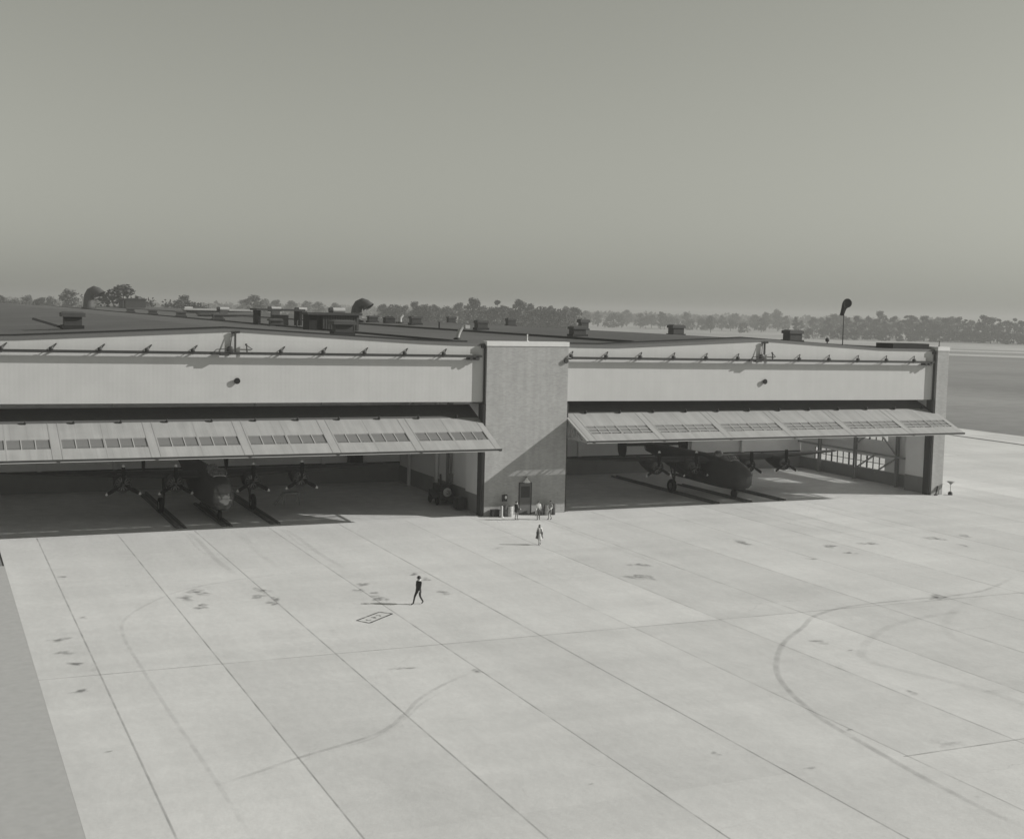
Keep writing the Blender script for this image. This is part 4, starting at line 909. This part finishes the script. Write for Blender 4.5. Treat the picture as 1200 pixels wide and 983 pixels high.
# ------------------------------------------------------------------ people
def person(loc, heading, height, pose, cl, label, stride=0.0, garment=None, hat=None, hairlong=False, armL=(8, 12), armR=(8, 12), lean=0):
    """cl: dict of body zones -> material; armL/R: (swing forward deg, elbow bend deg)"""
    k = height/1.78
    B = {}
    zl = .93-.035*abs(stride)
    ln = R(lean)
    B['pelvis'] = Vector((0, 0, zl)); B['waist'] = Vector((0, .0+.15*math.sin(ln), zl+.15)); B['chest'] = Vector((0, .38*math.sin(ln)-.01, zl+.38)); B['neck'] = Vector((0, .54*math.sin(ln)-.01, zl+.545)); B['head'] = Vector((0, .62*math.sin(ln)+.01, zl+.66)); B['crown'] = Vector((0, .72*math.sin(ln)+.005, zl+.765))
    for s_, n_, ph in ((-1, 'R', 1), (1, 'L', -1)):   # local +y is forward, +x is the person's right
        sx = -s_
        f_ = stride*ph
        B['hip'+n_] = Vector((sx*.095, 0, zl-.03)); ft = Vector((sx*.10, .40*f_, .09 if f_ >= 0 else .13)); kn = Vector((sx*.105, .20*f_+.05+.06*(f_ < 0), .50*zl/.93))
        B['knee'+n_] = kn; B['ankle'+n_] = ft; B['toe'+n_] = ft+Vector((sx*.02, .17, -.055 if f_ >= 0 else -.09))
        sh = B['neck']+Vector((sx*.185, 0, -.06)); B['sh'+n_] = sh
        sw, el = armL if n_ == 'L' else armR
        ua = R(sw); d1 = Vector((sx*.12, math.sin(ua), -math.cos(ua))).normalized(); e_ = sh+d1*.29
        fa = ua+R(el); d2 = Vector((sx*.02, math.sin(fa), -math.cos(fa))).normalized(); wr_ = e_+d2*.25
        B['el'+n_] = e_; B['wr'+n_] = wr_; B['hand'+n_] = wr_+d2*.07
    edges = [('pelvis', 'waist'), ('waist', 'chest'), ('chest', 'neck'), ('neck', 'head'), ('head', 'crown')]
    for n_ in 'LR': edges += [('pelvis', 'hip'+n_), ('hip'+n_, 'knee'+n_), ('knee'+n_, 'ankle'+n_), ('ankle'+n_, 'toe'+n_), ('chest', 'sh'+n_), ('sh'+n_, 'el'+n_), ('el'+n_, 'wr'+n_), ('wr'+n_, 'hand'+n_)]
    rad = dict(pelvis=(.155, .12), waist=(.145, .115), chest=(.17, .125), neck=(.058, .06), head=(.085, .10), crown=(.055, .065))
    for n_ in 'LR': rad.update({'hip'+n_: (.095, .10), 'knee'+n_: (.062, .065), 'ankle'+n_: (.045, .05), 'toe'+n_: (.04, .03), 'sh'+n_: (.065, .07), 'el'+n_: (.045, .045), 'wr'+n_: (.03, .034), 'hand'+n_: (.042, .028)})
    names = list(B); me = bpy.data.meshes.new('person_skeleton')
    me.from_pydata([tuple(B[n_]) for n_ in names], [(names.index(a_), names.index(b_)) for a_, b_ in edges], [])
    ob = bpy.data.objects.new('body', me); col.objects.link(ob)
    ob.modifiers.new('skin', 'SKIN'); sv = me.skin_vertices[0].data
    for i, n_ in enumerate(names): sv[i].radius = rad[n_]; sv[i].use_root = (n_ == 'pelvis')
    ss = ob.modifiers.new('sub', 'SUBSURF'); ss.levels = ss.render_levels = 2
    dg = bpy.context.evaluated_depsgraph_get(); dg.update()
    nm = bpy.data.meshes.new_from_object(ob.evaluated_get(dg)); ob.modifiers.clear(); ob.data = nm; bpy.data.meshes.remove(me)
    ms = []; 
    def mi(x):
        if x not in ms: ms.append(x); nm.materials.append(M[x])
        return ms.index(x)
    nm.materials.clear()
    zone = {}
    for a_, b_ in edges:
        q = a_+b_
        z_ = 'skin'
        if 'chest' in (a_, b_) or 'waist' in (a_, b_) or a_.startswith('sh'): z_ = 'top'
        if a_.startswith('el'): z_ = 'sleeve'
        if a_ == 'neck' or a_ == 'head' or a_.startswith('wr'): z_ = 'skin'
        if a_ == 'pelvis' and b_ == 'waist': z_ = 'bottom'
        if b_.startswith('hip') or a_.startswith('hip'): z_ = 'bottom'
        if a_.startswith('knee'): z_ = 'shin'
        if a_.startswith('ankle'): z_ = 'shoe'
        zone[(a_, b_)] = z_
    for p in nm.polygons:
        c_ = p.center; best = None
        for (a_, b_), z_ in zone.items():
            A1, B1 = B[a_], B[b_]; t = max(0, min(1, (c_-A1).dot(B1-A1)/(B1-A1).length_squared)); d_ = (c_-(A1+(B1-A1)*t)).length
            if best is None or d_ < best[0]: best = (d_, z_)
        z_ = best[1]
        if z_ == 'skin' and c_.z < B['neck'].z+.0 and abs(c_.x) < .2 and c_.z > zl: z_ = 'top'
        p.material_index = mi(cl[z_]); p.use_smooth = True
    # hands, face, as extra surface of the same body mesh
    g = MB()
    for n_, sx in (('L', -1), ('R', 1)):
        h_ = B['hand'+n_]; d_ = (B['hand'+n_]-B['wr'+n_]).normalized(); si = Vector((0, 1, 0)).cross(d_).normalized(); fwv = d_.cross(si).normalized()
        for f_i, ln_ in ((-1.5, .065), (-.5, .08), (.5, .075), (1.5, .058)):
            b0 = h_+fwv*(f_i*.017)+d_*.015; g.tube([b0, b0+d_*ln_*.55, b0+d_*ln_*.95-si*sx*.018], [.010, .009, .006], 'skin', 6)
        b0 = h_-d_*.03+fwv*.03; g.tube([b0, b0+fwv*.025+d_*.03, b0+fwv*.03+d_*.06], [.012, .010, .007], 'skin', 6)
    hc = B['head']
    g.tube([hc+Vector((0, .088, .035)), hc+Vector((0, .118, -.012)), hc+Vector((0, .098, -.02))], [.008, .016, .010], 'skin', 6)
    for sx in (-1, 1):
        g.ball(hc+Vector((sx*.034, .088, .035)), (.012, .008, .008), 'hair', 6, 4); g.ball(hc+Vector((sx*.088, .0, .01)), (.012, .022, .034), 'skin', 8, 5)
    g.tube([hc+Vector((-.025, .092, -.05)), hc+Vector((.025, .092, -.05))], .007, 'trouser', 6)
    ex = g.build('face_and_hands'); em = ex.data
    bm_ = bmesh.new(); bm_.from_mesh(nm); off = len(bm_.faces)
    mm_ = [mi(x.name_full if False else next(k_ for k_, v_ in M.items() if v_ == x)) for x in em.materials]
    bm_.from_mesh(em); bm_.faces.ensure_lookup_table()
    for i, f_ in enumerate(bm_.faces[off:]): f_.material_index = mm_[em.polygons[i].material_index]
    bm_.to_mesh(nm); bm_.free(); bpy.data.objects.remove(ex); bpy.data.meshes.remove(em)
    P_ = empty('person', loc, heading); P_.scale = (k, k, k); tag(P_, label, 'person', 'people on the apron'); ob.parent = P_; nm.name = 'body'
    # hair
    g = MB(); g.ball(hc+Vector((0, -.022, .062)), (.096, .108, .085), 'hair', 14, 8)
    if hairlong: g.ball(hc+Vector((0, -.07, -.03)), (.10, .06, .12), 'hair', 12, 7)
    g.build('hair', P_)
    if hat:
        g = MB(); t_ = hc+Vector((0, -.005, .085)); g.lathe([(.155, 0), (.16, .012), (.105, .02), (.10, .08), (.085, .115), (.03, .12)], t_, hat, 18); g.build('hat', P_)
    def skirt(levels, m, name, gap=0):
        g = MB(); g.rings([[Vector((cx_+a1*math.cos(2*PI*j/18), cy_+a2*math.sin(2*PI*j/18), z_)) for j in range(18)] for cx_, cy_, z_, a1, a2 in levels], m, (False, False)) if not gap else g.add([Vector((cx_+a1*math.cos(t), cy_+a2*math.sin(t), z_)) for cx_, cy_, z_, a1, a2 in levels for t in [PI/2+gap+(2*PI-2*gap)*j/18 for j in range(19)]], [(19*i+j, 19*i+j+1, 19*i+j+20, 19*i+j+19) for i in range(len(levels)-1) for j in range(18)], m, True); g.build(name, P_)
    yy = lambda z_: (z_-zl)*math.sin(ln)*.95
    if garment == 'suit':
        skirt([(0, yy(zl+.50), zl+.505, .10, .085), (0, yy(zl+.44), zl+.44, .205, .13), (0, yy(zl+.3), zl+.28, .205, .155), (0, yy(zl+.12), zl+.12, .178, .140), (0, 0, zl-.02, .195, .16), (0, 0, zl-.17, .205, .175)], 'suit', 'jacket')
    if garment == 'coat':
        skirt([(0, yy(zl+.50), zl+.505, .10, .085), (0, yy(zl+.44), zl+.44, .20, .13), (0, yy(zl+.3), zl+.28, .20, .15), (0, 0, zl+.08, .215, .165), (0, 0, zl-.2, .30, .22), (0, 0, zl-.34, .345, .25)], 'coat', 'coat', .55)
        skirt([(0, .01, zl+.08, .15, .12), (0, .02, zl-.2, .22, .24), (0, .02, zl-.40, .25, .27)], 'skirt', 'skirt')
    if garment == 'skirt':
        skirt([(0, 0, zl+.12, .15, .125), (0, 0, zl-.08, .20, .165), (0, 0, zl-.42, .24, .20)], 'khaki', 'skirt')
    return P_
HD = lambda dx, dy: math.atan2(-dx, dy)
S1 = dict(skin='skin', top='suit', sleeve='suit', bottom='suit', shin='suit', shoe='shoe')
person((-17.62, -31.25, 0), HD(-.95, -.45), 1.82, 'walk', S1, 'person in a dark suit and hat striding alone across the open concrete', stride=.82, garment='suit', hat='hair', armL=(18, 10), armR=(-28, 45), lean=-3)
person((-1.28, -14.5, 0), HD(-.15, -1), 1.68, 'walk', dict(skin='skin', top='shirt', sleeve='coat', bottom='skirt', shin='skin', shoe='shoe'), 'person in a dark open coat over a pale skirt walking away from the tower', stride=.5, garment='coat', hairlong=True, armL=(14, 10), armR=(-14, 14))
person((1.98, -2.75, 0), HD(.9, .35), 1.74, 'stand', dict(skin='skin', top='trouser', sleeve='suit', bottom='trouser', shin='khaki', shoe='shoe'), 'person in a dark jacket standing just left of the tower door', stride=.12, garment='suit', armL=(10, 20), armR=(5, 60))
person((3.98, -3.1, 0), HD(-.3, -1), 1.72, 'stand', dict(skin='skin', top='shirt', sleeve='shirt', bottom='trouser', shin='trouser', shoe='shoe'), 'person in a white shirt and dark trousers standing right of the door', stride=.25, armL=(6, 14), armR=(4, 30))
person((5.02, -3.4, 0), HD(-1, -.2), 1.76, 'stand', dict(skin='skin', top='khaki', sleeve='shirt', bottom='trouser', shin='khaki', shoe='shoe'), 'person in pale shirt, rightmost of those by the tower, hand on hip', stride=.2, armL=(-10, 70), armR=(8, 15))

# ------------------------------------------------------------------ trees
def crown_mesh(kind, seed, leafm):
    r_ = random.Random(seed); g = MB()
    H_, W_ = {'round': (15, 6.0), 'tall': (18, 4.6), 'spread': (13, 7.0), 'slim': (17, 3.4), 'bush': (6, 4.6)}[kind]
    z0 = {'round': .12, 'tall': .10, 'spread': .22, 'slim': .07, 'bush': .03}[kind]*H_
    cl = []
    for i in range(38 if kind != 'bush' else 20):
        t = r_.random()**.8; z = z0+(H_-z0)*t; env = math.sin(PI*min(.95, .22+t*.76))**.7
        a_ = r_.uniform(0, 2*PI); q = math.sqrt(r_.random())*W_*env*.85
        cl.append((q*math.cos(a_), q*math.sin(a_), z, r_.uniform(.16, .34)*W_*(.6+.6*env)))
    for cx_, cy_, cz_, cr in cl:
        for k in range(60):
            u_ = Vector((r_.gauss(0, 1), r_.gauss(0, 1), r_.gauss(0, .8))).normalized()*cr*(.3+.75*r_.random()**.7); p = Vector((cx_, cy_, cz_))+u_; s_ = r_.uniform(.35, .75)
            n1 = Vector((r_.gauss(0, 1), r_.gauss(0, 1), r_.gauss(0, 1))).normalized(); n2 = n1.orthogonal().normalized(); n3 = n1.cross(n2)
            g.add([p-n2*s_*.5-n3*s_*.4, p+n2*s_*.5-n3*s_*.3, p+n2*s_*.35+n3*s_*.5, p-n2*s_*.4+n3*s_*.45], [(0, 1, 2, 3)], leafm)
    return g, cl, H_, z0
def tree_proto(kind, seed, leafm):
    T_ = empty('tree', (0, -6000-seed*40, 0)); g, cl, H_, z0 = crown_mesh(kind, seed, leafm)
    c_ = g.build('crown', T_); r_ = random.Random(seed+99)
    g = MB(); tr = .32 if kind != 'bush' else .15
    g.tube([(0, 0, -.1), (.05, .1, z0*.6), (.1, 0, z0*1.1), (0, .1, H_*.6), (0, 0, H_*.85)], [tr*1.3, tr, tr*.85, tr*.5, tr*.15], 'trunk', 8)
    for cx_, cy_, cz_, cr in r_.sample(cl, 8): g.tube([(0, 0, max(z0*.7, cz_*.55)), (cx_*.5, cy_*.5, cz_*.8), (cx_, cy_, cz_)], [tr*.45, tr*.3, tr*.1], 'trunk', 5)
    g.build('trunk', T_); return T_, H_
PROT = {}
used = {}
for i, (kd, lm) in enumerate((('round', 'leaf'), ('tall', 'leaf'), ('spread', 'leaf'), ('slim', 'leaf'), ('round', 'leafpale'), ('bush', 'leaf'))): PROT[i] = tree_proto(kd, 11+i*7, lm)
KL = {0: 'rounded dark tree in the hazy line beyond the airfield', 1: 'tall dark tree in the hazy line beyond the airfield', 2: 'broad spreading tree in the hazy line beyond the airfield', 3: 'slim upright tree in the hazy line beyond the airfield', 4: 'pale rounded tree in the hazy line beyond the airfield', 5: 'low bush in the hazy line beyond the airfield'}
def plant(u, dist, h_, kind, label=None, wide=1.0):
    """tree on the ground along the bearing of picture column u, at a ground distance"""
    d_ = fw*F + r2*(u-600); d_.z = 0; d_.normalize()
    p = Vector((CAM.x, CAM.y, 0))+d_*dist
    pr, H_ = PROT[kind]
    if kind in used: o = copy_tree(pr)
    else: o = pr; used[kind] = 1
    k = h_/H_; o.location = (p.x, p.y, -.06); o.scale = (k*wide, k*wide, k); o.rotation_euler = (0, 0, rt_.uniform(0, 6.28))
    tag(o, label or KL[kind], 'tree', 'trees beyond the airfield' if not label else None)
rt_ = random.Random(21)
# trees that stand out
plant(141, 520, 22.6, 0, 'large dark round tree at far left behind the long penthouse', 1.7)
plant(166, 560, 19.6, 2, 'lower dark tree close to the right of the large round tree', .9)
plant(82, 760, 22.5, 4, 'hazy tree standing behind the far gooseneck cowl', 1.0)
plant(112, 1000, 18.0, 4)
plant(208, 640, 19.0, 2, 'low dark tree clump left of the pale drum vents', 1.2)
plant(216, 700, 20.2, 0)
plant(231, 660, 17.8, 2)
plant(297, 900, 22.4, 4, 'hazy tree rising above the open roof shelter', 1.2)
for u, h_ in ((284, 18), (310, 19.5), (322, 18.4), (340, 18.6), (359, 18.8), (372, 18.0), (391, 17.6)): plant(u, 1250+rt_.uniform(-80, 80), h_+1.5, rt_.choice((0, 4, 4)), None, 1.2)
plant(553, 800, 22.8, 0, 'tall dark tree above the bent duct, left of the tower', 1.0)
plant(580, 810, 23.2, 1, 'tallest dark tree beyond the roof just left of the tower', 1.0)
for u, h_, k_ in ((446, 18.2, 0), (459, 19.2, 2), (472, 17.8, 0), (484, 20.4, 0), (497, 19.6, 2), (508, 18.6, 0), (520, 18.9, 2), (535, 20.2, 0), (543, 19.8, 1), (562, 18.4, 0), (571, 18.8, 2), (591, 18.6, 0), (601, 21.4, 1), (607, 22.6, 0), (618, 20.6, 0), (631, 20.0, 2), (641, 19.4, 0), (650, 18.8, 2), (660, 18.0, 0), (671, 19.0, 0)):
    plant(u, 830+rt_.uniform(-40, 90), h_, k_, None, rt_.uniform(.9, 1.2))
plant(829, 1250, 16.0, 2, 'lone spreading tree with a bare trunk between tower and windsock', .75)
for u, d_, h_, k_ in ((661, 1150, 20, 0), (683, 1500, 17, 4), (697, 1500, 17, 4), (716, 1450, 14, 5), (725, 1450, 14, 0), (731, 1600, 19, 4), (747, 1450, 15.5, 0), (753, 1450, 16.5, 1), (760, 1500, 15, 2), (771, 1400, 17.5, 0), (775, 1420, 17, 1), (782, 1450, 14, 2), (789, 1500, 10, 5), (800, 1500, 18, 4), (806, 1400, 10, 5), (818, 1420, 11, 5), (842, 1450, 15, 0), (852, 1400, 13, 2), (858, 1600, 18, 4), (868, 1300, 9, 5), (880, 1500, 17, 4), (888, 1350, 14, 0), (893, 1500, 20, 4), (905, 1700, 24, 4), (907, 1500, 20, 4), (916, 1450, 16, 0), (928, 1180, 16.5, 3), (934, 1170, 13, 0)):
    plant(u, d_, h_, k_, None, rt_.uniform(.9, 1.25))
for u, h_, k_ in ((948, 17, 4), (958, 18, 4), (965, 17.5, 0), (972, 19, 4), (981, 18.5, 4), (988, 17, 0), (999, 17.5, 0), (1006, 18.4, 1), (1013, 18.8, 0), (1020, 18.4, 1), (1026, 20.3, 0), (1033, 18, 1), (1042, 19.4, 0), (1049, 18, 3), (1057, 21.0, 1), (1064, 19.8, 0), (1071, 17.6, 3), (1078, 18.6, 0), (1086, 17.8, 2), (1094, 17.2, 4), (1103, 17.6, 0), (1110, 18.8, 4), (1117, 18.4, 0), (1126, 17.6, 3), (1133, 19.2, 0), (1141, 18, 1), (1148, 18.8, 0), (1156, 17.5, 0), (1164, 19, 1), (1173, 18, 0), (1183, 19.4, 1), (1192, 17.8, 0), (1203, 18.5, 0), (1214, 17, 1), (1228, 18, 0)):
    plant(u, 1130+rt_.uniform(-60, 60)+(160 if k_ == 4 else 0), h_*rt_.uniform(.84, 1.08)+.2, k_, None, rt_.uniform(.95, 1.4))
for k_ in range(26): plant(935+k_*11.5+rt_.uniform(-4, 4), 1090+rt_.uniform(-30, 40), rt_.uniform(5, 9), 5, None, rt_.uniform(1.0, 1.5))
for u in (-20, 2, 18, 33, 48, 60): plant(u, 900+rt_.uniform(-80, 80), rt_.uniform(17, 20), rt_.choice((0, 2, 4)), None, 1.1)
# far woods: one hazy mass nobody could count
g = MB(); rw = random.Random(77)
for i in range(480):
    u = -120+1440*i/560+rw.uniform(-2, 2); dist = rw.uniform(1900, 2900); d_ = fw*F+r2*(u-600); d_.z = 0; d_.normalize()
    p = Vector((CAM.x, CAM.y, 0))+d_*dist; hh_ = rw.uniform(9, 19)+max(0, (dist-2200)/300); ww_ = rw.uniform(8, 15)
    for k in range(34):
        q = p+Vector((rw.gauss(0, .5)*ww_, rw.gauss(0, .5)*ww_, 0)); z_ = hh_*math.sqrt(rw.random())*(1-.35*min(1, (q-p).length/ww_))
        q.z = z_; s_ = rw.uniform(1.4, 3.2); n1 = Vector((rw.gauss(0, 1), rw.gauss(0, 1), rw.gauss(0, 1))).normalized(); n2 = n1.orthogonal().normalized(); n3 = n1.cross(n2)
        g.add([q-n2*s_-n3*s_*.8, q+n2*s_-n3*s_*.6, q+n2*s_*.7+n3*s_, q-n2*s_*.8+n3*s_*.9], [(0, 1, 2, 3)], 'leaf')
tag(g.build('distant_woods'), 'low hazy belt of distant woods along the horizon', 'woods', kind='stuff')

# ------------------------------------------------------------------ air
HZ = 0.00050
if HZ:
    g = MB(); g.box(-9500, 9500, -9500, 9500, -1.2, 33, 'steel'); hz = g.build('haze'); hz.data.materials.clear()
    hm = bpy.data.materials.new('haze_air'); hm.use_nodes = True; n = hm.node_tree; n.nodes.remove(n.nodes['Principled BSDF'])
    pv = n.nodes.new('ShaderNodeVolumePrincipled'); pv.inputs['Color'].default_value = (.67, .67, .66, 1); pv.inputs['Density'].default_value = HZ; pv.inputs['Anisotropy'].default_value = 0.2
    n.links.new(pv.outputs[0], n.nodes['Material Output'].inputs['Volume']); hz.data.materials.append(hm)
    tag(hz, 'thin pale haze over the airfield', 'haze', kind='stuff')
